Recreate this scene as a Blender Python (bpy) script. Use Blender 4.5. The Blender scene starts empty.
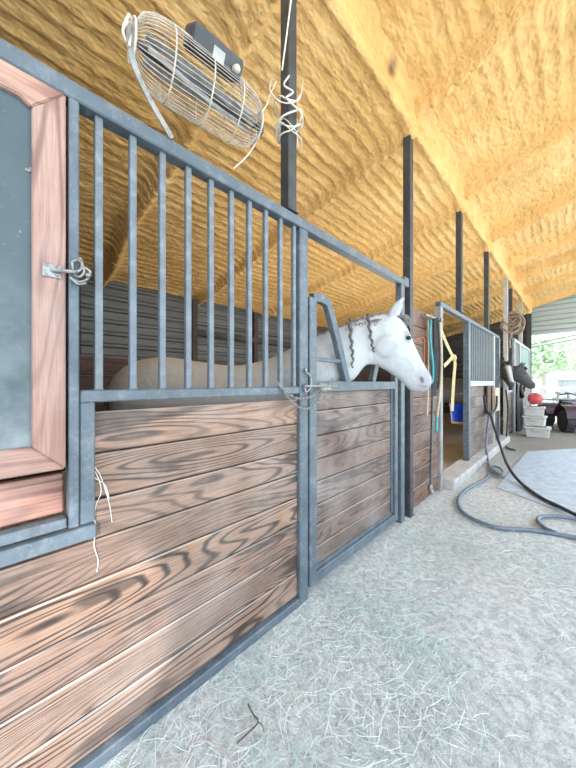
import bpy, bmesh, math, random
from mathutils import Vector, Matrix, noise as mnoise
import numpy as np

random.seed(7)
C = bpy.context.scene.collection
PI = math.pi
D = 1.195         # camera distance from the stall-front plane (x = 0)
H = 1.34          # camera height
F = 288.0         # focal length in pixels
CX, CY = 288.0, 382.0

# ------------------------------------------------------------------ pixels -> places in the barn
def wall(px, py, x=0.0):
    """point on the plane x = const seen at a pixel"""
    u = (px - CX) / F
    dx = x - D
    y = -dx * (1 + u) / (1 - u)
    zc = (y - dx) / math.sqrt(2)
    return Vector((x, y, H + (CY - py) * zc / F))

def ground(px, py, z=0.0):
    u = (px - CX) / F
    zc = (H - z) * F / (py - CY)
    k = zc * math.sqrt(2)
    s = u * k
    return Vector((D + (s - k) / 2, (s + k) / 2, z))

# ------------------------------------------------------------------ tagging helpers
def tag(o, label=None, cat=None, group=None, kind=None):
    if label: o['label'] = label
    if cat: o['category'] = cat
    if group: o['group'] = group
    if kind: o['kind'] = kind
    return o

def empty(name, loc=(0, 0, 0), label=None, cat=None, group=None, rotz=0):
    o = bpy.data.objects.new(name, None)
    C.objects.link(o)
    o.location = loc
    o.rotation_euler = (0, 0, rotz)
    o.empty_display_size = 0.1
    return tag(o, label, cat, group)

def obj(name, bm, mat, parent=None, smooth=False, label=None):
    me = bpy.data.meshes.new(name)
    bm.normal_update()
    bm.to_mesh(me)
    bm.free()
    o = bpy.data.objects.new(name, me)
    C.objects.link(o)
    mats = mat if isinstance(mat, (list, tuple)) else [mat]
    for m in mats:
        me.materials.append(m)
    if smooth:
        me.polygons.foreach_set('use_smooth', [True] * len(me.polygons))
    if parent:
        o.parent = parent
        o.matrix_parent_inverse = Matrix.Translation(parent.location).inverted() if False else Matrix()
        # meshes are written in world coordinates: undo the parent's own placement
        o.matrix_parent_inverse = world_of(parent).inverted()
    if label: o['label'] = label
    return o

def world_of(o):
    m = Matrix.LocRotScale(o.location, o.rotation_euler, o.scale)
    if o.parent:
        m = world_of(o.parent) @ o.matrix_parent_inverse @ m
    return m

def copy_tree(o, parent=None):
    c = o.copy()
    C.objects.link(c)
    if parent:
        c.parent = parent
        c.matrix_parent_inverse = o.matrix_parent_inverse.copy()
    for ch in list(o.children):
        copy_tree(ch, c)
    return c

# ------------------------------------------------------------------ shape helpers
def add_box(bm, lo, hi, bevel=0.0, seg=1, mi=0):
    r = bmesh.ops.create_cube(bm, size=1.0)
    vs = r['verts']
    lo, hi = Vector(lo), Vector(hi)
    for v in vs:
        v.co = Vector((lo[i] + (v.co[i] + 0.5) * (hi[i] - lo[i]) for i in range(3)))
    fs = list({f for v in vs for f in v.link_faces})
    for f in fs: f.material_index = mi
    if bevel > 0:
        es = list({e for v in vs for e in v.link_edges})
        g = bmesh.ops.bevel(bm, geom=es, offset=bevel, segments=seg, affect='EDGES', profile=0.5)
        for f in g['faces']: f.material_index = mi
    return bm

def add_bar(bm, a, b, w, d, bevel=0.004, up=Vector((0, 0, 1))):
    """square tube from a to b, w x d across"""
    a, b = Vector(a), Vector(b)
    z = (b - a).normalized()
    if abs(z.dot(up)) > 0.99: up = Vector((0, 1, 0))
    x = up.cross(z).normalized()
    y = z.cross(x)
    sub = bmesh.new()
    add_box(sub, (-w / 2, -d / 2, 0), (w / 2, d / 2, (b - a).length), bevel)
    M = Matrix((x, y, z)).transposed().to_4x4()
    M.translation = a
    sub.transform(M)
    merge(bm, sub)
    return bm

def merge(bm, sub):
    me = bpy.data.meshes.new('tmp')
    sub.to_mesh(me); sub.free()
    bm.from_mesh(me)
    bpy.data.meshes.remove(me)

def spline(pts, n=8):
    """Catmull-Rom through the points"""
    P = [Vector(p) for p in pts]
    P = [2 * P[0] - P[1]] + P + [2 * P[-1] - P[-2]]
    out = []
    for i in range(1, len(P) - 2):
        for k in range(n):
            t = k / n
            out.append(0.5 * ((2 * P[i]) + (P[i + 1] - P[i - 1]) * t
                       + (2 * P[i - 1] - 5 * P[i] + 4 * P[i + 1] - P[i + 2]) * t * t
                       + (-P[i - 1] + 3 * P[i] - 3 * P[i + 1] + P[i + 2]) * t ** 3))
    out.append(P[-2])
    return out

def add_tube(bm, pts, r, sides=8, cap=True, flat=1.0):
    """tube along points; r a number or list; flat squashes one cross axis (straps)"""
    P = [Vector(p) for p in pts]
    n = len(P)
    R = r if isinstance(r, (list, tuple)) else [r] * n
    ref = Vector((0.3, 0.5, 0.81)).normalized()
    prev = None
    rings = []
    for i in range(n):
        t = (P[min(i + 1, n - 1)] - P[max(i - 1, 0)])
        if t.length < 1e-9: t = Vector((0, 0, 1))
        t.normalize()
        if prev is None:
            x = ref.cross(t)
            if x.length < 1e-3: x = Vector((1, 0, 0)).cross(t)
        else:
            x = prev - t * prev.dot(t)
            if x.length < 1e-4: x = ref.cross(t)
        x.normalize(); prev = x
        y = t.cross(x)
        rings.append([bm.verts.new(P[i] + (x * math.cos(2 * PI * k / sides) + y * flat * math.sin(2 * PI * k / sides)) * R[i]) for k in range(sides)])
    for i in range(n - 1):
        for k in range(sides):
            bm.faces.new((rings[i][k], rings[i][(k + 1) % sides], rings[i + 1][(k + 1) % sides], rings[i + 1][k]))
    if cap:
        bm.faces.new(list(reversed(rings[0])))
        bm.faces.new(rings[-1])
    return bm

def add_strap(bm, pts, w, t, nrm):
    """flat strap along points lying against direction nrm"""
    P = [Vector(p) for p in pts]
    nrm = Vector(nrm).normalized()
    rows = []
    for i in range(len(P)):
        d = (P[min(i + 1, len(P) - 1)] - P[max(i - 1, 0)]).normalized()
        s = d.cross(nrm)
        if s.length < 1e-4: s = Vector((0, 1, 0))
        s.normalize()
        m = s.cross(d).normalized()
        rows.append([bm.verts.new(P[i] + s * a * w / 2 + m * b * t / 2) for a, b in ((-1, -1), (1, -1), (1, 1), (-1, 1))])
    for i in range(len(P) - 1):
        for k in range(4):
            bm.faces.new((rows[i][k], rows[i][(k + 1) % 4], rows[i + 1][(k + 1) % 4], rows[i + 1][k]))
    bm.faces.new(list(reversed(rows[0]))); bm.faces.new(rows[-1])
    return bm

def add_lathe(bm, prof, center, sides=24, axis='Z', cap=True):
    c = Vector(center)
    rings = []
    for r, h in prof:
        ring = []
        for k in range(sides):
            a = 2 * PI * k / sides
            p = {'Z': (r * math.cos(a), r * math.sin(a), h), 'X': (h, r * math.cos(a), r * math.sin(a)), 'Y': (r * math.sin(a), h, r * math.cos(a))}[axis]
            ring.append(bm.verts.new(c + Vector(p)))
        rings.append(ring)
    for i in range(len(rings) - 1):
        for k in range(sides):
            bm.faces.new((rings[i][k], rings[i][(k + 1) % sides], rings[i + 1][(k + 1) % sides], rings[i + 1][k]))
    if cap:
        bm.faces.new(list(reversed(rings[0]))); bm.faces.new(rings[-1])
    return bm

def add_ball(bm, c, r, scale=(1, 1, 1), sub=2):
    g = bmesh.ops.create_icosphere(bm, subdivisions=sub, radius=r)
    for v in g['verts']:
        v.co = Vector((v.co[i] * scale[i] for i in range(3))) + Vector(c)
    return bm

# ------------------------------------------------------------------ materials
def new_mat(name):
    m = bpy.data.materials.new(name)
    m.use_nodes = True
    nt = m.node_tree
    return m, nt, nt.nodes['Principled BSDF']

def N(nt, kind, **kw):
    n = nt.nodes.new(kind)
    ins = kw.pop('ins', {})
    for k, v in kw.items(): setattr(n, k, v)
    for k, v in ins.items(): n.inputs[k].default_value = v
    return n

def ramp(nt, fac, stops):
    r = nt.nodes.new('ShaderNodeValToRGB')
    els = r.color_ramp.elements
    while len(els) < len(stops): els.new(0.5)
    for e, (p, c) in zip(els, stops):
        e.position = p
        e.color = (*c, 1) if len(c) == 3 else c
    nt.links.new(fac, r.inputs['Fac'])
    return r.outputs['Color']

def mixc(nt, fac, a, b, mode='MIX'):
    m = N(nt, 'ShaderNodeMix', data_type='RGBA', blend_type=mode)
    for idx, v in ((0, fac), (6, a), (7, b)):
        if hasattr(v, 'is_output') or isinstance(v, bpy.types.NodeSocket):
            nt.links.new(v, m.inputs[idx])
        else:
            m.inputs[idx].default_value = v if idx == 0 else ((*v, 1) if len(v) == 3 else v)
    return m.outputs[2]

def math_n(nt, op, a, b=None):
    m = N(nt, 'ShaderNodeMath', operation=op)
    for i, v in enumerate((a, b)):
        if v is None: continue
        if isinstance(v, bpy.types.NodeSocket): nt.links.new(v, m.inputs[i])
        else: m.inputs[i].default_value = v
    return m.outputs[0]

def noise_n(nt, vec, scale, detail=4, rough=0.55, dist=0.0):
    n = N(nt, 'ShaderNodeTexNoise', ins={'Scale': scale, 'Detail': detail, 'Roughness': rough, 'Distortion': dist})
    if vec is not None: nt.links.new(vec, n.inputs['Vector'])
    return n.outputs['Fac']

def coords(nt, scale=(1, 1, 1), kind='Object', rot=(0, 0, 0)):
    tc = nt.nodes.new('ShaderNodeTexCoord')
    mp = N(nt, 'ShaderNodeMapping')
    mp.inputs['Scale'].default_value = scale
    mp.inputs['Rotation'].default_value = rot
    nt.links.new(tc.outputs[kind], mp.inputs['Vector'])
    return mp.outputs['Vector']

def bump(nt, bsdf, height, strength=0.3, dist=0.01):
    b = N(nt, 'ShaderNodeBump', ins={'Strength': strength, 'Distance': dist})
    nt.links.new(height, b.inputs['Height'])
    nt.links.new(b.outputs['Normal'], bsdf.inputs['Normal'])

def plain(name, col, rough=0.5, metal=0.0, var=0.15, scale=12, bmp=0.0, spec=0.5, col2=None):
    m, nt, b = new_mat(name)
    f = noise_n(nt, coords(nt), scale, 5, 0.6)
    c2 = col2 or tuple(min(1, c * (1 + var) + 0.01) for c in col)
    c1 = tuple(c * (1 - var) for c in col)
    nt.links.new(ramp(nt, f, [(0.3, c1), (0.7, c2)]), b.inputs['Base Color'])
    b.inputs['Roughness'].default_value = rough
    b.inputs['Metallic'].default_value = metal
    b.inputs['Specular IOR Level'].default_value = spec
    if bmp: bump(nt, b, f, bmp, 0.005)
    return m

def steel(name, col, dust=0.35, rough=0.42):
    """painted square tube with dust and chips"""
    m, nt, b = new_mat(name)
    v = coords(nt)
    big = noise_n(nt, v, 6, 7, 0.7)
    fine = noise_n(nt, v, 85, 4, 0.65)
    base = ramp(nt, big, [(0.3, tuple(c * 0.72 for c in col)), (0.75, tuple(c * 1.3 for c in col))])
    d = math_n(nt, 'MULTIPLY', ramp(nt, noise_n(nt, v, 17, 6, 0.75), [(0.5, (0, 0, 0)), (0.75, (1, 1, 1))]), dust)
    base = mixc(nt, d, base, (0.42, 0.44, 0.45))
    chips = ramp(nt, fine, [(0.64, (0, 0, 0)), (0.70, (1, 1, 1))])
    base = mixc(nt, math_n(nt, 'MULTIPLY', chips, dust * 0.8), base, (0.6, 0.6, 0.58))
    nt.links.new(base, b.inputs['Base Color'])
    b.inputs['Roughness'].default_value = rough
    bump(nt, b, math_n(nt, 'ADD', big, math_n(nt, 'MULTIPLY', fine, 0.3)), 0.2, 0.003)
    return m

def wood(name, light, mid, dark, along='Y', dust=0.2, rough=0.55, rings=9.0, contrast=1.0):
    """planks: per-board tint from the 'rnd' attribute, cathedral grain from stretched noise contours"""
    m, nt, b = new_mat(name)
    tc = nt.nodes.new('ShaderNodeTexCoord')
    at = N(nt, 'ShaderNodeAttribute', attribute_name='rnd')
    off = N(nt, 'ShaderNodeCombineXYZ')
    r = at.outputs['Fac']
    for i, k in enumerate((13.0, 7.0, 29.0)):
        nt.links.new(math_n(nt, 'MULTIPLY', r, k), off.inputs[i])
    add = N(nt, 'ShaderNodeVectorMath', operation='ADD')
    nt.links.new(tc.outputs['Object'], add.inputs[0]); nt.links.new(off.outputs[0], add.inputs[1])
    def stretched(l, a):
        mp = N(nt, 'ShaderNodeMapping')
        s = {'X': (l, a, a), 'Y': (a, l, a), 'Z': (a, a, l)}[along]
        mp.inputs['Scale'].default_value = s
        nt.links.new(add.outputs[0], mp.inputs['Vector'])
        return mp.outputs['Vector']
    n1 = noise_n(nt, stretched(0.6, 5.0), 1.0, 1.5, 0.45, 0.1)
    ph = math_n(nt, 'MULTIPLY', n1, rings * 2 * PI)
    s = math_n(nt, 'MULTIPLY_ADD', math_n(nt, 'SINE', ph), 0.5)
    s.node.inputs[2].default_value = 0.5
    fine = noise_n(nt, stretched(5.0, 170.0), 1.0, 3, 0.65)
    patch = noise_n(nt, stretched(1.3, 8.0), 1.0, 2, 0.5)
    amt = noise_n(nt, stretched(0.8, 3.0), 1.0, 2, 0.5)
    line = ramp(nt, s, [(0.0, (0, 0, 0)), (0.6, (0.05, 0.05, 0.05)), (0.82, (0.6, 0.6, 0.6)), (1.0, (1, 1, 1))])
    amt = ramp(nt, amt, [(0.32, (0.35, 0.35, 0.35)), (0.55, (1, 1, 1))])
    big = noise_n(nt, stretched(0.7, 2.0), 1.0, 3, 0.6)
    g = ramp(nt, big, [(0.32, mid), (0.62, light)])
    lm = math_n(nt, 'MULTIPLY', math_n(nt, 'MULTIPLY', line, amt), 0.95 * contrast)
    g = mixc(nt, lm, g, dark)
    pm = ramp(nt, patch, [(0.585, (0, 0, 0)), (0.615, (1, 1, 1))])
    g = mixc(nt, math_n(nt, 'MULTIPLY', math_n(nt, 'MULTIPLY', pm, amt), 0.7 * contrast), g, dark)
    g = mixc(nt, math_n(nt, 'MULTIPLY', ramp(nt, fine, [(0.38, (1, 1, 1)), (0.6, (0, 0, 0))]), 0.42 * contrast), g, dark)
    tint = ramp(nt, r, [(0.0, (1.25, 1.05, 0.85)), (0.35, (0.8, 0.78, 0.76)), (0.7, (1.05, 0.9, 0.8)), (1.0, (0.85, 0.84, 0.86))])
    g = mixc(nt, 0.8, g, tint, 'MULTIPLY')
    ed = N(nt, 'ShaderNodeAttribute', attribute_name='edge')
    g = mixc(nt, math_n(nt, 'MULTIPLY', math_n(nt, 'MULTIPLY', ed.outputs['Fac'], ramp(nt, big, [(0.35, (0.1, 0.1, 0.1)), (0.6, (1, 1, 1))])), 0.5), g, (0.58, 0.50, 0.44))  # upfacing board edges painted paler, as if catching light
    dn = noise_n(nt, coords(nt), 2.2, 5, 0.65)
    g = mixc(nt, math_n(nt, 'MULTIPLY', ramp(nt, dn, [(0.42, (0, 0, 0)), (0.75, (1, 1, 1))]), dust), g, (0.75, 0.68, 0.63))
    nt.links.new(g, b.inputs['Base Color'])
    b.inputs['Roughness'].default_value = rough
    bump(nt, b, math_n(nt, 'ADD', fine, math_n(nt, 'MULTIPLY', lm, -0.5)), 0.4, 0.003)
    return m

def planks(bm, lo, hi, bounds, axis_len='Y', gap=0.006, bevel=0.005, layer='rnd', seams=None):
    """boards between successive z bounds; face attribute rnd tints each"""
    lay = bm.faces.layers.float.get(layer) or bm.faces.layers.float.new(layer)
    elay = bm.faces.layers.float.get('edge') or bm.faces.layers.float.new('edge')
    lay = bm.faces.layers.float.get(layer)
    for z1, z0 in zip(bounds[:-1], bounds[1:]):
        cuts = [lo[1 if axis_len == 'Y' else 0], hi[1 if axis_len == 'Y' else 0]]
        before = set(bm.faces)
        a, c = list(lo), list(hi)
        a[2], c[2] = min(z0, z1) + gap / 2, max(z0, z1) - gap / 2
        k = random.uniform(-0.0015, 0.0015)
        if axis_len == 'Y': c[0] += k
        else: a[1] += k
        add_box(bm, a, c, bevel)
        rv = random.random()
        for f in bm.faces:
            if f not in before:
                f[lay] = rv; f.normal_update()
                f[elay] = 1.0 if f.normal.z > 0.3 and f.normal.z < 0.95 else 0.0  # marks the upward bevels that get the painted highlight
    return bm

M = {}
M['steel'] = steel('blue_grey_painted_steel', (0.095, 0.125, 0.15), 0.3)
M['steel_bar'] = steel('grey_steel_bars', (0.14, 0.17, 0.195), 0.4)
M['post'] = plain('dark_post_paint', (0.04, 0.046, 0.052), 0.5, 0, 0.3, 9)
M['post_pale'] = plain('pale_post_paint', (0.40, 0.405, 0.385), 0.5, 0, 0.15, 6)
M['jamb'] = plain('weathered_grey_paint', (0.26, 0.27, 0.265), 0.55, 0, 0.3, 7)
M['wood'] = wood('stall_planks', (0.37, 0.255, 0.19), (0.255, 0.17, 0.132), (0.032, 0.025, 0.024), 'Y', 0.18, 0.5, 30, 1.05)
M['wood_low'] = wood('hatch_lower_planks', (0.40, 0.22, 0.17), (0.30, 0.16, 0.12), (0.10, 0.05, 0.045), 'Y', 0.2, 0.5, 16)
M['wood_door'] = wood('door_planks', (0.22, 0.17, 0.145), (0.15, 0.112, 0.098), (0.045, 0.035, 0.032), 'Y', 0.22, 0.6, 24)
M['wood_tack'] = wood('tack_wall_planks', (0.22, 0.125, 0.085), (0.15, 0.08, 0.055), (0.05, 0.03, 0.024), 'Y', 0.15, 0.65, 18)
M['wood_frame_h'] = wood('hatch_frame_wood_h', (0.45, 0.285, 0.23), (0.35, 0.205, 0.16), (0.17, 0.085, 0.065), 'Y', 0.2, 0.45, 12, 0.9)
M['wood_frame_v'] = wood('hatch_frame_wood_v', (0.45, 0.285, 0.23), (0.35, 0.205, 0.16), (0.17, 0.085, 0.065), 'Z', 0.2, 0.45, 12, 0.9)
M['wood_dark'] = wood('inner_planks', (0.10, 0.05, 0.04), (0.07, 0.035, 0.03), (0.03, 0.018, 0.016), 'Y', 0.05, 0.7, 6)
M['stud'] = plain('dark_stud', (0.05, 0.035, 0.028), 0.8, 0, 0.3, 6)
M['chrome'] = plain('zinc_hardware', (0.28, 0.28, 0.275), 0.4, 0.6, 0.4, 60)
M['rubber'] = plain('black_rubber', (0.018, 0.019, 0.022), 0.55, 0, 0.3, 20)
M['concrete'] = plain('concrete', (0.46, 0.45, 0.43), 0.85, 0, 0.2, 7, 0.4)

# ceiling foam -----------------------------------------------------------------------
def foam_mat():
    m, nt, b = new_mat('spray_foam')
    v = coords(nt)
    a = noise_n(nt, v, 1.1, 5, 0.6)
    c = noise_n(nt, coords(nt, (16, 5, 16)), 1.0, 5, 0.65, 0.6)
    fine = noise_n(nt, v, 38, 4, 0.65)
    col = ramp(nt, a, [(0.25, (0.60, 0.35, 0.11)), (0.5, (0.75, 0.455, 0.165)), (0.78, (0.84, 0.56, 0.24))])
    col = mixc(nt, math_n(nt, 'MULTIPLY', ramp(nt, c, [(0.35, (1, 1, 1)), (0.52, (0, 0, 0))]), 0.4), col, (0.42, 0.23, 0.08))  # bump hollows darkened in the colour: crevice shade with aged brown skin
    col = mixc(nt, math_n(nt, 'MULTIPLY', ramp(nt, fine, [(0.5, (0, 0, 0)), (0.75, (1, 1, 1))]), 0.3), col, (0.88, 0.66, 0.33))
    sp_ = wall(392, 68, 0.06)              # dark brown patch in the colour by the ridge
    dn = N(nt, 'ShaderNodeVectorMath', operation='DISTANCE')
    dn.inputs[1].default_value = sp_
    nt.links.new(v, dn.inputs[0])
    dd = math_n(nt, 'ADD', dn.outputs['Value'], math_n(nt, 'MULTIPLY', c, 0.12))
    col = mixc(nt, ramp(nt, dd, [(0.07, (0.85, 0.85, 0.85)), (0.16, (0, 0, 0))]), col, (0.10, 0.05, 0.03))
    nt.links.new(col, b.inputs['Base Color'])
    b.inputs['Roughness'].default_value = 0.5
    b.inputs['Specular IOR Level'].default_value = 0.25
    vo = N(nt, 'ShaderNodeTexVoronoi', feature='SMOOTH_F1', ins={'Scale': 1.0, 'Smoothness': 0.6})
    nt.links.new(coords(nt, (34, 15, 34)), vo.inputs['Vector'])
    h = math_n(nt, 'ADD', math_n(nt, 'MULTIPLY', vo.outputs['Distance'], 0.55), math_n(nt, 'ADD', c, math_n(nt, 'MULTIPLY', fine, 0.35)))
    bump(nt, b, h, 0.9, 0.021)
    return m
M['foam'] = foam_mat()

def siding_mat(name, col, dark):
    m, nt, b = new_mat(name)
    f = noise_n(nt, coords(nt, (0.6, 0.6, 5)), 2.0, 5, 0.6)
    nt.links.new(ramp(nt, f, [(0.3, dark), (0.7, col)]), b.inputs['Base Color'])
    b.inputs['Roughness'].default_value = 0.5
    b.inputs['Metallic'].default_value = 0.2
    return m
M['siding'] = siding_mat('grey_metal_siding', (0.13, 0.128, 0.118), (0.075, 0.073, 0.066))
M['siding_pale'] = siding_mat('pale_metal_siding', (0.48, 0.56, 0.54), (0.36, 0.43, 0.42))

def floor_mat():
    m, nt, b = new_mat('dusty_barn_floor')
    v = coords(nt)
    a = noise_n(nt, v, 1.4, 6, 0.62)
    f = noise_n(nt, v, 24, 5, 0.7)
    g = noise_n(nt, v, 110, 3, 0.6)
    col = ramp(nt, a, [(0.3, (0.50, 0.52, 0.50)), (0.5, (0.62, 0.64, 0.62)), (0.75, (0.70, 0.71, 0.68))])
    col = mixc(nt, math_n(nt, 'MULTIPLY', ramp(nt, f, [(0.4, (1, 1, 1)), (0.6, (0, 0, 0))]), 0.7), col, (0.33, 0.35, 0.33))
    col = mixc(nt, math_n(nt, 'MULTIPLY', ramp(nt, g, [(0.55, (0, 0, 0)), (0.7, (1, 1, 1))]), 0.4), col, (0.72, 0.72, 0.66))
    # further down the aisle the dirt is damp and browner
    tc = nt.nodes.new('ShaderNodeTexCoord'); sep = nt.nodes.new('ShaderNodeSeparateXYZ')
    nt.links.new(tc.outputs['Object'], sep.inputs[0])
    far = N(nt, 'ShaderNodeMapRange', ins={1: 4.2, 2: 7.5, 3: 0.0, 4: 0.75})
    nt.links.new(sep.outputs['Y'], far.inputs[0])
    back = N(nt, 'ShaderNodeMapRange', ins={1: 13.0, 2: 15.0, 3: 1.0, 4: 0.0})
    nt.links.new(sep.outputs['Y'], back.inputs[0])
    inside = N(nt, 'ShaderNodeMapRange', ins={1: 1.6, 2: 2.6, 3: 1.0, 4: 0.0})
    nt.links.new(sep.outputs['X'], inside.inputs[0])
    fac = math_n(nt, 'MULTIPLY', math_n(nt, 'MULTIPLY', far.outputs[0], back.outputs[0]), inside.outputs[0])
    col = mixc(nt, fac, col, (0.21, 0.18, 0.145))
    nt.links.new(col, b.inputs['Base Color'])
    b.inputs['Roughness'].default_value = 0.9
    b.inputs['Specular IOR Level'].default_value = 0.15
    bump(nt, b, math_n(nt, 'ADD', f, math_n(nt, 'MULTIPLY', g, 0.5)), 0.6, 0.02)
    return m
M['floor'] = floor_mat()

# ================================================================== THE SETTING
# floor: gently uneven grid
def build_floor():
    bm = bmesh.new()
    xs = np.concatenate([np.linspace(-6, -0.6, 10), np.linspace(-0.4, 2.0, 50), np.linspace(2.4, 30, 12)])
    ys = np.concatenate([np.linspace(-12, -1, 8), np.linspace(-0.8, 7, 130), np.linspace(7.3, 60, 30)])
    grid = []
    for x in xs:
        row = []
        for y in ys:
            z = 0.0
            if 0.1 < x < 2.2 and -1 < y < 9:
                k = min(1, (x - 0.1) / 0.3)
                z = k * (0.012 * mnoise.noise(Vector((x * 2.5, y * 2.5, 0))) + 0.006 * mnoise.noise(Vector((x * 9, y * 9, 3)))) - 0.006
            row.append(bm.verts.new((x, y, z)))
        grid.append(row)
    for i in range(len(xs) - 1):
        for j in range(len(ys) - 1):
            bm.faces.new((grid[i][j], grid[i + 1][j], grid[i + 1][j + 1], grid[i][j + 1]))
    tag(obj('floor', bm, M['floor'], smooth=True), kind='structure')
build_floor()

YE = 13.6       # far gable
RAFT = [-0.6, 1.2, 2.905, 4.7, 6.5, 8.35, 9.6, 11.3, 13.3]
def foam_surface(name, x0, x1, zf, nx, ny, y0=-2.5, y1=YE, rib=0.12, raft=(0.15, 0.07), amp=0.022):
    xs = np.linspace(x0, x1, nx); ys = np.linspace(y0, y1, ny)
    verts = []
    for x in xs:
        for y in ys:
            z = zf(x)
            w = 0.06 * mnoise.noise(Vector((x * 1.3, y * 1.3, 5)))
            d = 0.0
            for r in RAFT:                              # sprayed-over rafters hang down
                q = (y - r - w * 0.9) / raft[1]
                if abs(q) < 3: d += raft[0] * math.exp(-q * q * (1 if abs(q) > 0.6 else 0.7))
            q = (x + w * 0.5) / rib
            m = 0.35 + 0.9 * max(0.0, mnoise.noise(Vector((x * 0.9, y * 0.7, 17))) + 0.35)
            d += amp * m * (0.5 + 0.5 * math.cos(2 * PI * q + 1.5 * mnoise.noise(Vector((x * 2, y * 2, 21))))) ** 2
            d += 0.013 * mnoise.noise(Vector((x * 4, y * 3.0, 1)))
            d += 0.014 * abs(mnoise.noise(Vector((x * 14, y * 7, 7))))
            d += 0.011 * mnoise.noise(Vector((x * 30, y * 16, 2)))
            verts.append((x, y, z - d))
    faces = [(i * ny + j, i * ny + j + 1, (i + 1) * ny + j + 1, (i + 1) * ny + j) for i in range(nx - 1) for j in range(ny - 1)]
    me = bpy.data.meshes.new(name)
    me.from_pydata(verts, [], faces)
    me.polygons.foreach_set('use_smooth', [True] * len(me.polygons))
    me.materials.append(M['foam'])
    o = bpy.data.objects.new(name, me); C.objects.link(o)
    tag(o, kind='structure')
    return o
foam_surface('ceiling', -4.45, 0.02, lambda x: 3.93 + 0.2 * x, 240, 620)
ROOF_X = 3.0
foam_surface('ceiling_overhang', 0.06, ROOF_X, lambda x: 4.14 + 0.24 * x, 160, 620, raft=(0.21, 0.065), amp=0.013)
def foam_beam():
    """sprayed-over ridge step between the two slopes, above the posts"""
    prof = [(-0.05, 3.93), (0.0, 3.90), (0.03, 3.905), (0.045, 3.95), (0.045, 4.02), (0.055, 4.09), (0.085, 4.14), (0.14, 4.17)]
    ys = np.linspace(-2.5, YE, 520)
    verts = []; n = len(prof)
    for y in ys:
        for k, (x, z) in enumerate(prof):
            d = 0.022 * mnoise.noise(Vector((k * 0.4, y * 2.6, 11))) + 0.014 * mnoise.noise(Vector((k * 0.9, y * 8, 4)))
            dz = 0
            for r in RAFT:
                q = (y - r) / 0.09
                if abs(q) < 3:
                    d += 0.05 * math.exp(-q * q)
                    if k < 5: dz += 0.15 * math.exp(-q * q) * (1 - k / 5)
            verts.append((x + d * 0.9, y, z - abs(d) * 0.3 - dz))
    faces = [(j * n + k, (j + 1) * n + k, (j + 1) * n + k + 1, j * n + k + 1) for j in range(len(ys) - 1) for k in range(n - 1)]
    me = bpy.data.meshes.new('ceiling_beam'); me.from_pydata(verts, [], faces)
    me.polygons.foreach_set('use_smooth', [True] * len(me.polygons))
    me.materials.append(M['foam'])
    o = bpy.data.objects.new('ceiling_beam', me); C.objects.link(o); tag(o, kind='structure')
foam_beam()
# roof sheet over the foam so no light leaks through
bm = bmesh.new()
for a, b in (((-4.6, 3.10), (0.1, 4.28)), ((0.1, 4.28), (ROOF_X + 0.05, 4.28 + 0.24 * ROOF_X))):
    vs = [bm.verts.new((a[0], -2.6, a[1])), bm.verts.new((b[0], -2.6, b[1])), bm.verts.new((b[0], YE + 0.1, b[1])), bm.verts.new((a[0], YE + 0.1, a[1]))]
    bm.faces.new(vs)
tag(obj('ceiling_roof_sheet', bm, M['siding']), kind='structure')

def siding(name, p0, p1, z0, z1, mat, step=0.19, depth=0.025, holes=None):
    """horizontally ribbed metal sheeting between two plan points"""
    p0, p1 = Vector(p0), Vector(p1)
    d = (p1 - p0).normalized(); nrm = Vector((-d.y, d.x, 0))
    bm = bmesh.new(); prof = []
    z = z0
    while z < z1 - 1e-4:
        for dz, off in ((0, 0), (step * 0.55, 0), (step * 0.68, depth), (step * 0.87, depth)):
            if z + dz < z1: prof.append((z + dz, off))
        z += step
    prof.append((z1, 0))
    rows = [[bm.verts.new((p.x + nrm.x * o, p.y + nrm.y * o, zz)) for p in (p0, p1)] for zz, o in prof]
    for i in range(len(rows) - 1):
        bm.faces.new((rows[i][0], rows[i][1], rows[i + 1][1], rows[i + 1][0]))
    return tag(obj(name, bm, mat), kind='structure')
siding('wall_back', (-4.35, YE), (-4.35, -2.5), 0.0, 3.15, M['siding'], 0.2)
siding('wall_end', (-4.4, -2.4), (0.0, -2.4), 0.0, 3.9, M['siding'], 0.2)
# far gable: pale sheeting above the open end, sloping with the roof
def gable():
    bm = bmesh.new()
    z = 3.02; step = 0.17
    prof = []
    while z < 4.95:
        for dz, off in ((0, 0), (step * 0.6, 0), (step * 0.66, 0.05), (step * 0.80, 0.05)):
            prof.append((z + dz, off))
        z += step
    rows = []
    for zz, o in prof:
        xl = 0.0 if zz < 4.1 else (zz - 4.12) / 0.24
        rows.append([bm.verts.new((min(xl, ROOF_X), YE + o, zz)), bm.verts.new((ROOF_X + 0.02, YE + o, zz))])
    for i in range(len(rows) - 1):
        bm.faces.new((rows[i][0], rows[i][1], rows[i + 1][1], rows[i + 1][0]))
    tag(obj('wall_far', bm, M['siding_pale']), kind='structure')
gable()
siding('wall_far_stall', (-4.4, YE), (-0.05, YE), 0.0, 3.9, M['siding'], 0.2)
# trusses of the lean-to beyond the gable
for k, (a, b) in enumerate((((0.02, YE + 0.3, 2.72), (3.0, YE + 0.3, 3.3)), ((0.02, YE + 0.3, 2.62), (3.0, YE + 0.3, 3.06)))):
    bm = bmesh.new(); add_bar(bm, a, b, 0.05, 0.05)
    tag(obj('trim_%d' % (k + 1), bm, M['post_pale']), kind='structure')
bm = bmesh.new(); planks(bm, (-4.3, -0.34, 0), (-0.08, -0.30, 0), [3.75, 3.4, 3.0, 2.6, 2.2, 1.8, 1.4, 1.0, 0.6, 0.3, 0.01], 'X')
for v in bm.verts:                       # top follows the roof slope
    if v.co.z > 3.1: v.co.z = min(v.co.z, 3.98 + 0.2 * v.co.x)
tag(obj('wall_light_block', bm, M['wood_dark']), kind='structure')  # unseen wall added to keep light off the near ceiling
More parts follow.
